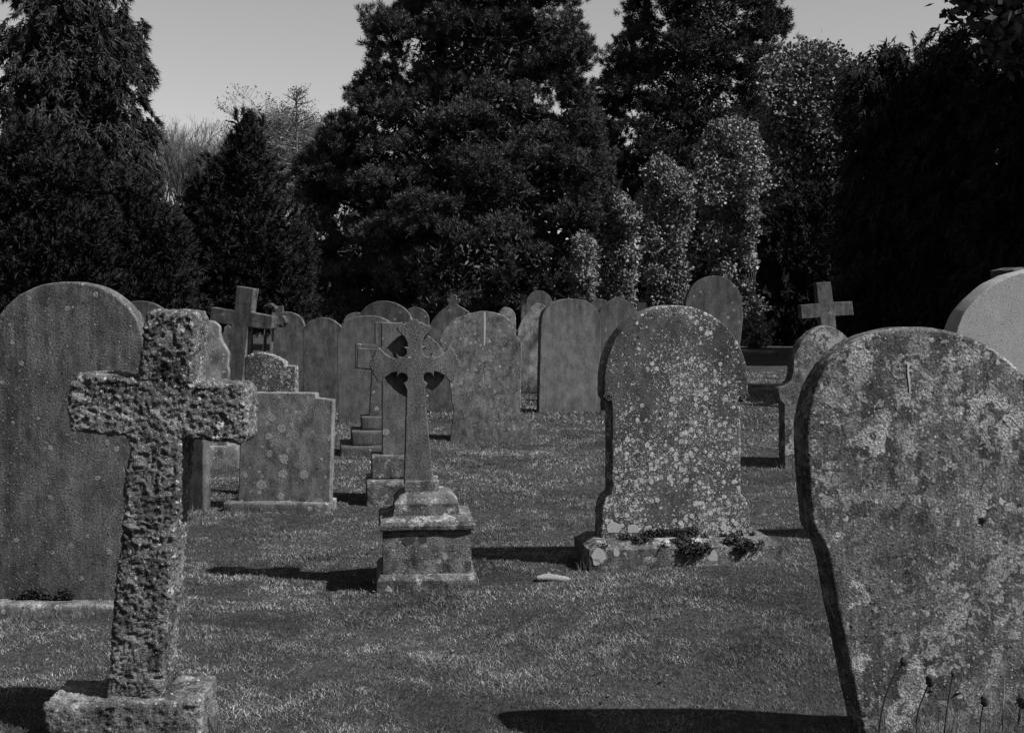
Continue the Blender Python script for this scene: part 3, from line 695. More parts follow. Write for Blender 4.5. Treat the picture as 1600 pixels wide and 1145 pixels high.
tag(link('stone_chip', me, M['light'], None, Pt, (0, .06, .1)), 'long pale stone chip in the grass below the left end of the mossy plinth', 'stone')
# pale leaf caught on the leaning foreground stone
STONE_R = [o for o in C.objects if o.get('label', '').startswith('large leaning round-topped')][0]
for st_, pl in ((STONE_R, [(1422, 568), (1424, 570), (1426, 590), (1427, 611), (1425, 613), (1424, 600), (1422, 585)]), (RAG, [(756, 488), (759, 488), (759, 515), (758, 540), (756, 541), (756, 515)])):
    q = resample(plane_pts(pl, st_.location, st_.rotation_euler[2]), .006, .0006, 3, True)
    link('white_streak', extrude_curve('white_streak', [q], .004, .001), LITTER, st_, (0, -.0025, 0))
Ps = STONE_R.location; ys = STONE_R.rotation_euler[2]
lf = resample(plane_pts([(1556, 778), (1560, 776), (1562, 780), (1567, 781), (1563, 785), (1562, 789), (1558, 786), (1555, 783)], Ps, ys), .004, .0004, 2, True)
lu = sum(p[0] for p in lf) / len(lf); lz = sum(p[1] for p in lf) / len(lf)
me = extrude_curve('fallen_leaf', [[(p[0] - lu, p[1] - lz) for p in lf]], .003, .001)
lo = link('fallen_leaf', me, LITTER, None, Ps + Vector((math.cos(ys) * lu, math.sin(ys) * lu, lz)) + Vector((math.sin(ys), -math.cos(ys), 0)) * (.004 + lz * .018), (0, 0, ys))
tag(lo, 'white leaf scrap stuck flat on the face of the leaning foreground stone', 'leaf')

# dried weeds at the foot of the leaning stone
STEM = leaf_mat('dry_stem', .03, .07, .8, .2, 20); STEML = leaf_mat('pale_stem', .22, .35, .7, .2, 20)
def tube(bm, pts, r0, r1, k=5):
    rings = []
    for i, p in enumerate(pts):
        d = (pts[min(i + 1, len(pts) - 1)] - pts[max(i - 1, 0)]).normalized(); a1 = d.orthogonal().normalized(); a2 = d.cross(a1)
        r = r0 + (r1 - r0) * i / (len(pts) - 1)
        rings.append([bm.verts.new(p + (a1 * math.cos(2 * math.pi * j / k) + a2 * math.sin(2 * math.pi * j / k)) * r) for j in range(k)])
    for A, B in zip(rings, rings[1:]):
        for j in range(k): bm.faces.new((A[j], A[(j + 1) % k], B[(j + 1) % k], B[j]))
def weed(stem_px, D, head, label, mat=None, spikes=True, r=.0032):
    mat = mat or STEM
    P_ = [at(x, y, D) for x, y in smooth_run(stem_px, 5)]; b0 = P_[0].copy(); b0.z = hgt(b0.x, b0.y); 
    root = empty('dried_weed', b0); tag(root, label, 'weed')
    pts = [b0 * 1.0 - b0] + [p - b0 for p in P_]
    bm = bmesh.new(); tube(bm, pts, r, r * .6); me = bpy.data.meshes.new('stem'); bm.to_mesh(me); bm.free(); link('stem', me, mat, root, smooth=True)
    tip = pts[-1]; rr = random.Random(stem_px[0][0])
    if head:
        bm = bmesh.new(); bmesh.ops.create_icosphere(bm, subdivisions=2, radius=head)
        for v in bm.verts: v.co.z *= 1.5; v.co += mnoise.noise_vector(v.co * 200) * head * .25; v.co += tip
        for k in range(40):
            d = Vector((rr.gauss(0, 1), rr.gauss(0, 1), rr.gauss(.4, 1))).normalized(); q = d.orthogonal().normalized() * head * .08
            a_ = tip + d * head; bm.faces.new([bm.verts.new(a_ + q), bm.verts.new(a_ - q), bm.verts.new(a_ + d * head * .9)])
        me = bpy.data.meshes.new('seed_head'); bm.to_mesh(me); bm.free(); link('seed_head', me, mat, root)
    if spikes:
        for k in range(3):
            bm = bmesh.new(); i = rr.randint(1, max(1, len(pts) - 2)); p = pts[i]; d = Vector((rr.uniform(-1, 1), rr.uniform(-.5, .2), rr.uniform(-.2, .7))).normalized(); L = rr.uniform(.03, .07)
            q = d.cross(Vector((0, 1, 0))).normalized() * .004
            m1 = p + d * L * .5 + Vector((0, 0, .006))
            bm.faces.new([bm.verts.new(p), bm.verts.new(m1 + q), bm.verts.new(p + d * L), bm.verts.new(m1 - q)])
            me = bpy.data.meshes.new('leaf'); bm.to_mesh(me); bm.free(); link('leaf', me, mat, root)
weed([(1372, 1160), (1378, 1110), (1392, 1065), (1412, 1033)], 3.74, .010, 'leftmost dark dried weed curving up against the leaning stone')
weed([(1432, 1160), (1434, 1115), (1445, 1082), (1453, 1063)], 3.70, .013, 'dried thistle stem with a dark round head before the leaning stone')
weed([(1474, 1160), (1480, 1105), (1489, 1052)], 3.72, .006, 'slender dried stem with a pale tip before the leaning stone')
weed([(1530, 1160), (1533, 1120), (1538, 1094)], 3.68, .012, 'short dried stem with a dark oval head before the leaning stone')
weed([(1566, 1160), (1567, 1110), (1570, 1058)], 3.68, .0, 'straight pale dead stalk near the right edge', STEML, False, .0022)
weed([(1588, 1160), (1592, 1120), (1597, 1095)], 3.66, .015, 'thick dark seed head at the bottom right corner')
wb = NB('wisp'); wb.grey(wb.rng(wb.noise(wb.pos(), 30, 2), .3, .7, .06, .22)); wb.b.inputs['Roughness'].default_value = .6
def long_grass():
    rs_ = np.random.RandomState(8); V = []; Fq = []; off = 0
    for k in range(700):
        gx = rs_.uniform(1330, 1640); D = rs_.uniform(3.6, 3.86)
        b = at(gx, 1160, D); b.z = hgt(b.x, b.y) - .01
        H = rs_.uniform(.14, .36) * (.55 + .45 * min(1, (gx - 1330) / 120)); dx = rs_.normal(-.02, .12); dy = rs_.normal(0, .03); wv = rs_.uniform(.0012, .0028); n_ = 6
        for i in range(n_ + 1):
            t = i / n_; p = b + Vector((dx * t * t, dy * t * t, H * (t - .25 * t * t * abs(dx) * 10))); ww = wv * (1 - t * .9)
            V += [(p.x - ww, p.y, p.z), (p.x + ww, p.y, p.z)]
            if i < n_: j = off + 2 * i; Fq.append((j, j + 1, j + 3, j + 2))
        off += 2 * (n_ + 1)
    return fast_mesh('long_grass', np.array(V), [np.array(Fq)])
tag(link('long_grass', long_grass(), wb.m), 'wispy longer grass around the foot of the leaning foreground stone', 'grass', kind='stuff')

# uncut grass fringes round the stone feet
def fringes():
    rs_ = np.random.RandomState(18); Vs = []
    for (x0, y0, x1, y1, num) in [(590, 925, 748, 912, 260), (905, 892, 1228, 862, 380), (350, 802, 515, 797, 200), (-5, 968, 175, 962, 200), (570, 784, 640, 782, 90), (700, 698, 835, 688, 220), (840, 645, 940, 642, 120), (1216, 729, 1250, 729, 30), (1290, 846, 1300, 850, 10), (270, 798, 320, 797, 60), (320, 732, 372, 730, 60), (474, 641, 535, 640, 60), (528, 662, 600, 661, 90), (340, 1140, 335, 1160, 80), (1222, 730, 1250, 728, 40), (530, 715, 570, 713, 50)]:
        for k in range(num):
            t = rs_.rand(); p = G(x0 + (x1 - x0) * t, y0 + (y1 - y0) * t + rs_.normal(1, 1.5))
            H = rs_.uniform(.03, .085); dx, dy = rs_.normal(0, .02), rs_.normal(0, .015); wv = rs_.uniform(.001, .0022) * max(1, p.y / 6)
            Vs += [(p.x - wv, p.y, p.z - .01), (p.x + wv, p.y, p.z - .01), (p.x + dx, p.y + dy, p.z + H)]
    i = np.arange(len(Vs) // 3) * 3
    return fast_mesh('grass_fringe', np.array(Vs), [np.stack([i, i + 1, i + 2], 1)])
tag(link('grass_fringe', fringes(), wb.m), 'uncut grass fringe along the feet of the gravestones', 'grass', kind='stuff')

# ------------------------------------------------------------------ trees
def unit(a_): return a_ / (np.linalg.norm(a_, axis=1)[:, None] + 1e-9)
def cards(p, d, L, W, rs, jitter=0.5, shape='tri'):
    """narrow triangles or rhombi from p along d"""
    N = len(p); d = unit(d + rs.normal(0, jitter, (N, 3))); q = unit(np.cross(d, rs.normal(0, 1, (N, 3))))
    L = (L * rs.uniform(.6, 1.3, N))[:, None]; W = (W * rs.uniform(.7, 1.3, N))[:, None]
    if shape == 'tri': return np.stack([p - q * W, p + q * W, p + d * L], 1).reshape(-1, 3), 3
    return np.stack([p, p + d * L * .45 + q * W, p + d * L, p + d * L * .45 - q * W], 1).reshape(-1, 3), 4
def profile_world(prof, D):
    """prof rows (y, xl, xr) px -> arrays z, xl, xr in metres"""
    zs = []; a_ = []; b_ = []
    for y, xl, xr in prof:
        A_ = at(xl, y, D); B_ = at(xr, y, D); zs.append(A_.z); a_.append(A_.x); b_.append(B_.x)
    o = np.argsort(zs); return np.array(zs)[o], np.array(a_)[o], np.array(b_)[o]
def branchwork(cx, D, ztop, clumps, r0, rs, nb=40, z0=0.0, bend=.3):
    bm = bmesh.new(); N = 9
    off = [Vector((rs.normal(0, bend * .3), rs.normal(0, bend * .3), 0)) for _ in range(N)]
    spine = [Vector((cx, D, -0.2 + (ztop + .2) * i / (N - 1))) + (off[i] if 0 < i else Vector((0, 0, 0))) for i in range(N)]
    tube(bm, spine, r0, r0 * .12, 8)
    idx = rs.permutation(len(clumps))[:nb]
    for i in idx:
        c_ = Vector(clumps[i]); zb = max(.4, c_.z - abs(c_.x - cx) * .35 - .3); zb = min(zb, ztop * .96); f = zb / ztop
        s0 = Vector((cx, D, zb)); m_ = s0.lerp(c_, .5) + Vector((0, 0, rs.uniform(-.1, .35)))
        rr_ = max(.03, r0 * .35 * (1 - f))
        tube(bm, [s0, s0.lerp(m_, .6), m_, m_.lerp(c_, .6), c_], rr_, rr_ * .25, 5)
    me = bpy.data.meshes.new('trunk'); bm.to_mesh(me); bm.free(); return me
def tree(name, prof, D, mode, mat, bark, label, cat='tree', group=None, nclump=200, cr=.7, ntuft=120, seed=1, leafL=.2, leafW=.04, flat=.6, filler=4000, depth=.8, trunk=True, zmin=.2, ztop=None, per=6, hang=1.0, inner=.35, fl=.3, dmax=99, edge=0.0):
    rs = np.random.RandomState(seed); zs, xa, xb = profile_world(prof, D)
    cx = float(np.interp(.3, zs, (xa + xb) / 2)) if trunk else 0
    zlo, zhi = max(zmin, zs[0]), zs[-1]
    def sample(n_, rlo, rhi, shrink):
        zz = rs.uniform(zlo, zhi, n_ * 6); wv = np.interp(zz, zs, (xb - xa) / 2); k = rs.rand(len(zz)) < wv / wv.max(); zz = zz[k][:n_]; n2 = len(zz)
        wv = np.maximum(np.interp(zz, zs, (xb - xa) / 2) - shrink, .1); cc = np.interp(zz, zs, (xa + xb) / 2)
        th = rs.uniform(0, 2 * np.pi, n2); r = rs.uniform(rlo ** 2, rhi ** 2, n2) ** .5
        return np.stack([cc + wv * r * np.cos(th), D + np.minimum(wv * depth, dmax) * r * np.sin(th), zz], 1), np.stack([np.cos(th), np.sin(th), np.zeros(n2)], 1)
    cl, out = sample(nclump, inner, 1.0, cr * .75)
    if mode == 'pine':
        ph = ((cl[:, 2] + .4 * np.abs(cl[:, 0] - cx) + .25 * np.sin(cl[:, 0] * 1.7) + .2 * np.sin(cl[:, 1] * 2.3)) / 1.25) % 1.0
        k = ph < .62; cl, out = cl[k], out[k]
    # a row of clumps right on the silhouette so the outline follows the tree's real one
    ne = int(nclump * .35); zz = rs.uniform(zlo, zhi, ne); sd_ = rs.rand(ne) < .5
    ex = np.where(sd_, np.interp(zz, zs, xa) + cr * .7, np.interp(zz, zs, xb) - cr * .7)
    cl = np.concatenate([cl, np.stack([ex, D + rs.normal(0, .6, ne), zz], 1)]); out = np.concatenate([out, np.stack([np.where(sd_, -1., 1.), rs.normal(0, .3, ne), np.zeros(ne)], 1)])
    rad = cr * rs.uniform(.55, 1.25, len(cl)); wloc = np.interp(cl[:, 2], zs, (xb - xa) / 2); rad = np.minimum(rad, np.maximum(wloc * .8, .25))
    Vt = []; Vq = []
    for c_, o_, r_ in zip(cl, out, rad):
        n_ = int(ntuft * (r_ / cr) ** 2) + 8
        if c_[1] > D + 1.0: n_ = int(n_ * .45)
        u_ = unit(rs.normal(0, 1, (n_, 3))); u_[:, 2] = np.where((u_[:, 2] < -.3) & (mode == 'pine'), -u_[:, 2], u_[:, 2])
        sh = rs.uniform(.65, 1.05, n_)[:, None] * (1 + .25 * np.sin(u_[:, :1] * 5 + c_[0] * 3) * np.cos(u_[:, 2:] * 4 + c_[2] * 5))
        p = c_ + u_ * sh * r_ * np.array([1, 1, flat])
        if mode in ('pine', 'weep', 'yew'):
            g = 7; ns = max(3, n_ // g); us = u_[:ns]; ps = p[:ns]
            ds = {'pine': us * .8 + np.array([0, 0, .75]) + o_ * .2, 'weep': us * .35 + o_ * .4 + np.array([0, 0, -1.0]) * hang, 'yew': us * .5 + o_ * .5 + np.array([0, 0, .8])}[mode]
            ds = unit(ds); tl, sp, jt = {'pine': (.10, .075, .75), 'weep': (.42, .045, .45), 'yew': (.36, .045, .5)}[mode]
            k_ = g * per; pp = np.repeat(ps, k_, 0); dd = np.repeat(ds, k_, 0); q_ = unit(rs.normal(0, 1, pp.shape))
            pp = pp + dd * (rs.rand(len(pp)) ** .8 * tl * cr / .5)[:, None] + q_ * rs.rand(len(pp))[:, None] * sp * cr / .5
            v, k = cards(pp, dd + q_ * (.8 if mode == 'pine' else .3), leafL, leafW, rs, jt); Vt.append(v)
        else:
            d = u_ * .6 + o_ * .3 + rs.normal(0, .5, (n_, 3)); v, k = cards(p, d, leafL, leafW, rs, .4, 'quad'); Vq.append(v)
    if filler:
        fp, fo = sample(filler, 0, .68, cr * .9)
        fp = np.repeat(fp, 6, 0) + rs.normal(0, .13, (len(fp) * 6, 3)); v, k = cards(fp, rs.normal(0, 1, fp.shape), fl * .8, fl * .09, rs, .5, 'quad'); Vq.append(v)
    Fs = []; off = 0; VV = []
    if Vt:
        vt = np.concatenate(Vt); VV.append(vt); i = np.arange(len(vt) // 3) * 3; Fs.append(np.stack([i, i + 1, i + 2], 1)); off = len(vt)
    if Vq:
        vq = np.concatenate(Vq); VV.append(vq); i = np.arange(len(vq) // 4) * 4 + off; Fs.append(np.stack([i, i + 1, i + 2, i + 3], 1))
    base = Vector((cx, D, 0)); root = empty(name, base); tag(root, label, cat, group)
    V = np.concatenate(VV) - np.array([cx, D, 0])
    link('crown', fast_mesh('crown', V, Fs), mat, root)
    if trunk:
        me = branchwork(0, 0, (ztop or zhi * .93), [tuple(c_ - np.array([cx, D, 0])) for c_ in cl], .12 + zhi * .022, rs); link('trunk', me, bark, root, smooth=True)
    return root
NEEDLE = leaf_mat('pine_needles', .024, .085, .55, .3, 1.2); DARKN = leaf_mat('yew_needles', .016, .040, .7, .2, 1.5)
WEEP = leaf_mat('cypress_sprays', .026, .062, .6, .25, 1.2); IVY = leaf_mat('ivy_leaves', .05, .17, .5, .5, 2.0); BARK = bark_mat('bark', .05); IVYC = leaf_mat('pale_ivy_leaves', .07, .29, .5, .4, 2.0); PINE2 = leaf_mat('far_pine_needles', .015, .04, .6, .25, 1.2)

# big centre pine
tree('pine_tree', [(-230, 700, 790), (-150, 660, 830), (-60, 640, 870), (0, 628, 888), (25, 600, 890), (50, 584, 898), (80, 578, 914), (105, 584, 908), (128, 572, 900), (155, 560, 920), (185, 518, 938), (215, 512, 940), (240, 500, 945), (270, 482, 948),
     (300, 472, 950), (350, 480, 950), (400, 470, 945), (440, 480, 900), (480, 520, 860), (520, 560, 840)], 38, 'pine', NEEDLE, BARK, 'huge dark pine with clumped needle pads filling the centre of the skyline',
     nclump=620, cr=.62, ntuft=230, seed=11, leafL=.12, leafW=.011, flat=.62, filler=9000, depth=.75, per=9)
# right pine
tree('pine_tree', [(-160, 1040, 1110), (-80, 990, 1170), (0, 976, 1200), (30, 976, 1222), (55, 986, 1240), (75, 972, 1205), (95, 950, 1200), (130, 942, 1195), (200, 930, 1200), (320, 930, 1200), (450, 940, 1200), (540, 950, 1190)], 52, 'pine', PINE2, BARK,
     'dark spreading pine right of centre behind the ivy columns', nclump=430, cr=.75, ntuft=200, seed=12, leafL=.15, leafW=.015, flat=.6, filler=8000, per=7)
# weeping cypress at left
tree('cypress_tree', [(-280, 70, 120), (-150, 30, 165), (-60, 15, 180), (0, 6, 190), (40, -4, 200), (70, -10, 206), (110, -15, 222), (140, -18, 208), (175, -20, 220), (230, -25, 232), (300, -30, 228), (400, -40, 226), (480, -40, 226)], 33, 'weep', WEEP, BARK,
     'tall drooping cypress at the upper left', nclump=330, cr=.42, ntuft=90, seed=13, leafL=.2, leafW=.018, flat=1.1, filler=6000, per=7)
# yews at left
tree('yew_tree', [(215, 20, 60), (240, -10, 110), (280, -40, 150), (340, -60, 170), (420, -80, 180), (500, -80, 180)], 28, 'yew', DARKN, BARK, 'dark feathery yew at the left edge below the drooping cypress', nclump=260, cr=.33, ntuft=55, seed=14, leafL=.15, leafW=.014, flat=1.2, filler=4000, per=8)
tree('yew_tree', [(286, 206, 218), (306, 176, 234), (330, 150, 252), (360, 120, 274), (420, 110, 298), (500, 110, 300)], 29, 'yew', DARKN, BARK, 'dark yew with slanting sprays between the cypress and the peaked yew', nclump=230, cr=.33, ntuft=55, seed=15, leafL=.15, leafW=.014, flat=1.2, filler=4000, per=8)
tree('yew_tree', [(192, 384, 392), (212, 378, 404), (235, 362, 412), (262, 346, 418), (290, 322, 424), (318, 296, 436), (340, 278, 462), (400, 275, 476), (500, 275, 480)], 31, 'yew', DARKN, BARK, 'peaked dark yew standing free between the bare trees and the centre pine', nclump=330, cr=.28, ntuft=50, seed=16, leafL=.15, leafW=.014, flat=1.5, filler=5000, per=8)
# ivy-clad columns
ivy = 'ivy columns standing in a row'
def col(prof, D, seed, label, lf=.105):
    prof = [(y_, a_ + 5, b_ - 5) for y_, a_, b_ in prof]
    tree('ivy_column', prof, D, 'leaf', IVYC, BARK, label, 'ivy column', ivy, nclump=int((prof[-1][0] - prof[0][0]) * .55), cr=.30, ntuft=150, seed=seed, leafL=lf, leafW=lf * .37, flat=1.0, filler=2500, depth=.9, inner=.5, fl=.2, ztop=1.2)
col([(193, 1125, 1170), (206, 1098, 1188), (235, 1086, 1198), (290, 1086, 1196), (330, 1092, 1186), (380, 1096, 1183), (430, 1110, 1182), (470, 1125, 1188), (505, 1140, 1200), (535, 1150, 1208)], 39, 21, 'tallest ivy column, rightmost of the row')
col([(250, 1015, 1050), (265, 1000, 1075), (300, 996, 1086), (360, 998, 1086), (420, 1003, 1080), (530, 1008, 1076)], 42, 22, 'second tallest ivy column, just left of the tallest')
col([(310, 945, 980), (325, 934, 994), (370, 930, 1001), (430, 934, 998), (520, 938, 995)], 37.5, 23, 'third ivy column, short and broad', .105)
col([(378, 902, 922), (392, 894, 930), (430, 890, 933), (515, 890, 932)], 35.6, 24, 'lowest and leftmost ivy column', .095)
# ivy-covered tree
tree('ivy_clad_tree', [(74, 1262, 1285), (84, 1235, 1320), (100, 1205, 1345), (125, 1190, 1358), (170, 1182, 1364), (240, 1192, 1360), (300, 1205, 1350), (345, 1230, 1330)], 43, 'leaf', IVY, BARK, 'broad tree wrapped in pale shining ivy leaves right of the dark pine',
     nclump=170, cr=.6, ntuft=170, seed=25, leafL=.14, leafW=.052, flat=.9, filler=4000, inner=.5, zmin=3)
tree('yew_tree', [(318, 1240, 1320), (350, 1206, 1340), (400, 1196, 1350), (545, 1196, 1350)], 41.6, 'yew', DARKN, BARK, 'low black yew mass added for the shaded lower part of the ivy-clad tree', nclump=130, cr=.5, ntuft=60, seed=26, leafL=.2, leafW=.02, flat=1.2, filler=5000, per=5)  # dark foliage added where the ivy-clad tree lies in shade below
# dark conifers on the right
tree('yew_tree', [(84, 1372, 1400), (94, 1345, 1440), (120, 1335, 1460), (200, 1325, 1470), (300, 1315, 1475), (540, 1310, 1480)], 34, 'weep', DARKN, BARK, 'dark conifer with ragged tips right of the ivy-clad tree', nclump=210, cr=.5, ntuft=80, seed=31, leafL=.2, leafW=.018, flat=1.3, filler=6000, per=5)
tree('yew_tree', [(58, 1478, 1500), (66, 1455, 1520), (90, 1435, 1550), (200, 1425, 1560), (400, 1420, 1560), (540, 1420, 1560)], 33, 'weep', DARKN, BARK, 'tallest dark hanging conifer near the right edge', nclump=210, cr=.45, ntuft=80, seed=32, leafL=.2, leafW=.018, flat=1.5, filler=6000, per=5)
tree('yew_tree', [(-120, 1600, 1650), (0, 1560, 1700), (60, 1530, 1740), (200, 1520, 1760), (400, 1500, 1780), (545, 1500, 1780)], 31, 'weep', DARKN, BARK, 'dark conifer closing the right edge of the view', nclump=260, cr=.5, ntuft=80, seed=33, leafL=.2, leafW=.018, flat=1.3, filler=7000, per=5)
# broadleaf at the top right corner
tree('broadleaf_tree', [(-260, 1560, 1700), (-150, 1520, 1780), (-60, 1505, 1800), (0, 1508, 1800), (40, 1520, 1790), (75, 1550, 1760)], 27, 'leaf', leaf_mat('broad_leaves', .04, .09, .45, .4, 2), BARK, 'broadleaf tree reaching into the top right corner', nclump=150, cr=.5, ntuft=60, seed=34,
     leafL=.22, leafW=.08, flat=.8, filler=1500, zmin=3)
# clipped hedge
tree('hedge', [(370, 1182, 1262), (376, 1180, 1264), (545, 1178, 1266)], 45, 'leaf', DARKN, BARK, 'dark clipped hedge block right of the tallest ivy column', 'hedge', nclump=160, cr=.35, ntuft=90, seed=35, leafL=.1, leafW=.04, flat=1, filler=3000, trunk=False, depth=1.0)

# tall unseen trees added on the right to shade that side of the view
for k, (x_, y_, h_, r_) in enumerate([(20.5, 33, 17, 3.6), (16, 27.5, 17, 3.0), (23.5, 40, 18, 3.6)]):
    pxc = CX + F * x_ / y_; pw = F * r_ / y_; yt = HOR - F * (h_ - 1.4) / y_
    tree('shade_conifer', [(yt, pxc - pw * .2, pxc + pw * .2), (yt * .6 + HOR * .4, pxc - pw, pxc + pw), (HOR + 60, pxc - pw * 1.1, pxc + pw * 1.1)], y_, 'weep', DARKN, BARK,
         ['tall conifer beyond the right edge', 'nearer tall unseen shade conifer added beyond the right edge', 'farthest tall unseen shade conifer added beyond the right edge'][k], nclump=130, cr=1.1, ntuft=60, seed=40 + k, leafL=.4, leafW=.06, flat=1.3, filler=9000, per=4, fl=.6)
SHADE_RING = [(-15, -11, 17, 5, 'behind the photographer, far left'), (-6, -15, 18, 5, 'behind the photographer, just left'), (3, -18, 17, 5, 'straight behind the photographer'), (12, -20, 15, 5, 'behind the photographer, to the right'),
        (-17, -2, 17, 5, 'level with the photographer on the left'), (-17, 7, 17, 4.5, 'left of the granite cross, outside the view'), (-18.5, 16, 17, 4.5, 'left of the lawn, nearer one'), (-20, 25, 17, 5, 'left of the lawn, farther one'),
        (19, -6, 11, 4.5, 'behind the photographer at the far right'), (17, 3, 10, 4, 'right of the leaning foreground stone, outside the view')]  # unseen trees added around the view to block sky light
for k, (x_, y_, h_, r_, lb) in enumerate(SHADE_RING):
    lb = 'broad dark unseen conifer added to block sky light, ' + lb
    root = empty('shade_conifer', (x_, y_, 0)); tag(root, lb, 'tree'); rs = np.random.RandomState(60 + k); N = 12000
    z = h_ * rs.rand(N) ** 1.2; th = rs.uniform(0, 2 * np.pi, N); rr = r_ * (1.02 - z / h_) ** .7 * rs.uniform(.6, 1, N)
    v, kk = cards(np.stack([rr * np.cos(th), rr * np.sin(th), z + .4], 1), np.stack([np.cos(th), np.sin(th), -.3 + 0 * th], 1), .9, .3, rs, .5, 'quad'); i = np.arange(N) * 4
    link('crown', fast_mesh('crown', v, [np.stack([i, i + 1, i + 2, i + 3], 1)]), DARKN, root)
    bm = bmesh.new(); tube(bm, [Vector((0, 0, -.2)), Vector((0, .1, h_ * .5)), Vector((0, 0, h_ * .95))], .35, .04, 8); me = bpy.data.meshes.new('trunk'); bm.to_mesh(me); bm.free(); link('trunk', me, BARK, root, smooth=True)
x_, y_ = 13.2, 16.0; f_ = F / y_  # unseen tree added off to the right to shade the grass
tree('broadleaf_tree', [(HOR - f_ * 12.9, CX + f_ * (x_ - .8), CX + f_ * (x_ + .8)), (HOR - f_ * 11.5, CX + f_ * (x_ - 2.6), CX + f_ * (x_ + 2.6)), (HOR - f_ * 8.5, CX + f_ * (x_ - 2.6), CX + f_ * (x_ + 2.6)), (HOR - f_ * 7.5, CX + f_ * (x_ - 1), CX + f_ * (x_ + 1))],
     y_, 'leaf', IVY, BARK, 'unseen broadleaf tree added beyond the right edge to shade the grass behind the mossy plinth', nclump=90, cr=.8, ntuft=120, seed=50, leafL=.25, leafW=.1, flat=.8, filler=3000, zmin=8.5)

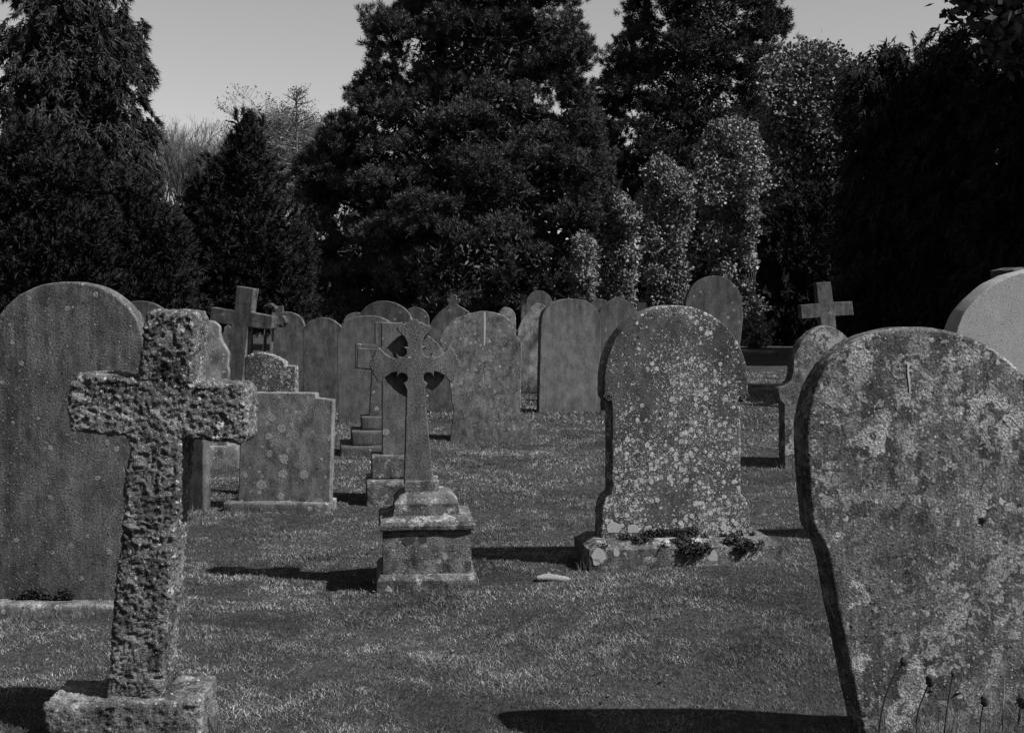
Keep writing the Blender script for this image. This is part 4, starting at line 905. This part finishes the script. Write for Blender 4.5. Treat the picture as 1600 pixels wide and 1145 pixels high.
# bare trees on the skyline
def bare_tree(px_, ybase, ytop, D, seed, label, spread=.32, levels=5, r0=.09, upright=.7, leafy=0.0, cat='tree', name='bare_tree', droop=0.0, spine=False):
    rs_ = random.Random(seed); b = at(px_, ybase, D); t = at(px_, ytop, D); H = t.z
    root = empty(name, (b.x, D, 0)); tag(root, label, cat)
    V = []; Fq = []; tips = []
    def seg(p, q, ra, rb):
        d = (q - p).normalized(); a1 = d.orthogonal().normalized(); a2 = d.cross(a1); i = len(V)
        for P_, r_ in ((p, max(ra, .007)), (q, max(rb, .0055))):
            for j in range(3): t_ = 2 * math.pi * j / 3; V.append(P_ + (a1 * math.cos(t_) + a2 * math.sin(t_)) * r_)
        for j in range(3): Fq.append((i + j, i + (j + 1) % 3, i + 3 + (j + 1) % 3, i + 3 + j))
    def grow(p, d, L, r, lv):
        n_ = 4
        for k in range(n_):
            d2 = (d + Vector((rs_.gauss(0, .13), rs_.gauss(0, .13), rs_.gauss(0, .08) + (.06 * upright) - droop * (levels - lv) * .05))).normalized(); q = p + d2 * L / n_
            seg(p, q, r * (1 - .15 * k), r * (1 - .15 * (k + 1))); p, d = q, d2
            if lv > 0 and k >= 1:
                for _ in range(2 if lv < levels - 1 else 2):
                    s_ = Vector((rs_.gauss(0, 1), rs_.gauss(0, 1), rs_.gauss(.2, .5))).normalized()
                    grow(p, (d * (1 - spread) + s_ * spread * 1.4 + Vector((0, 0, .12 * upright))).normalized(), L * rs_.uniform(.5, .72), r * .5, lv - 1)
        if lv == 0: tips.append(p)
    if spine:
        n_ = 26
        for k in range(n_): seg(Vector((0, 0, H * k / n_)), Vector((0, 0, H * (k + 1) / n_)), r0 * (1 - k / n_) + .02, r0 * (1 - (k + 1) / n_) + .02)
        for k in range(110):
            z = H * rs_.uniform(.35, .99); L = (H - z) * .42 + .25; th = rs_.uniform(0, 2 * math.pi)
            grow(Vector((0, 0, z)), Vector((math.cos(th), math.sin(th), rs_.uniform(-.25, .25))).normalized(), min(L, 1.9) * rs_.uniform(.6, 1), .03, 1)
    else:
        seg(Vector((0, 0, -.2)), Vector((0, 0, H * .45)), r0 * 1.4, r0)
        for k in range(5): grow(Vector((0, 0, H * (.3 + .04 * k))), Vector((rs_.gauss(0, .3), rs_.gauss(0, .2), 1)).normalized(), H * rs_.uniform(.25, .32), r0 * .7, levels - 2)
    zm = max(v.z for v in V); sc = H / zm
    Vn = np.array([tuple(v * 1) for v in V]); Vn[:, 2] *= sc
    me = fast_mesh('branches', Vn, [np.array(Fq)]); link('branches', me, TWIG, root)
    if leafy and tips:
        rs2 = np.random.RandomState(seed); tp = np.array([tuple(v) for v in tips]); tp[:, 2] *= sc
        tp = np.repeat(tp, leafy, 0) + rs2.normal(0, .09, (len(tp) * leafy, 3)); v, k = cards(tp, rs2.normal(0, 1, tp.shape), .1, .03, rs2, .5, 'quad')
        i = np.arange(len(tp)) * 4; link('leaves', fast_mesh('leaves', v, [np.stack([i, i + 1, i + 2, i + 3], 1)]), TWIGL, root)
    return root
TWIG = bark_mat('twig_bark', .16); TWIGL = leaf_mat('sparse_leaves', .09, .2, .6, .3, 3)
BT = [(283, 172, 58, 'leafless tree with many upright stems on the skyline right of the cypress', 0, .27, 1.6), (322, 180, 60, 'second leafless tree just left of the peaked yew', 0, .27, 1.6), 
      (404, 146, 52, 'open crooked tree with a few leaf tufts above the peaked yew', 2, .45, .6), (440, 178, 54, 'hazy birch with fine twigs behind the peaked yew', 1, .32, .8), (484, 168, 56, 'pale birch showing between the larch and the centre pine', 1, .3, 1.0),
      (510, 165, 58, 'faint birch hidden mostly by the centre pine', 1, .3, 1.0)]
for k, (px_, yt, D_, lab, lf_, sp_, up_) in enumerate(BT):
    bare_tree(px_, 480, yt, D_, 2 + k, lab, spread=sp_, levels=5 if k == 3 else 6, r0=.11, upright=up_, leafy=lf_)
bare_tree(466, 480, 134, 50, 15, 'thin larch with a pointed star-like top left of the centre pine', r0=.14, spine=True, leafy=1, name='larch_tree')

# undergrowth closing the view below the crowns
def undergrowth():
    rs_ = np.random.RandomState(77); N = 140000; x = rs_.uniform(-34, 34, N); z = rs_.rand(N) ** .8
    hmax = 4.0 + 1.2 * np.sin(x * .7) + .7 * np.sin(x * 1.9 + 1) + np.clip(x + 7, 0, 5); y = 56 + rs_.uniform(-1.5, 1.5, N) + z * 1.0
    p = np.stack([x, y, z * hmax], 1); v, k = cards(p, rs_.normal(0, 1, p.shape) + np.array([0, -.3, .3]), .3, .1, rs_, .4, 'quad'); i = np.arange(N) * 4
    return fast_mesh('undergrowth', v, [np.stack([i, i + 1, i + 2, i + 3], 1)])
tag(link('undergrowth', undergrowth(), DARKN), 'dense dark undergrowth below the trees at the back of the graveyard', 'undergrowth', kind='stuff')
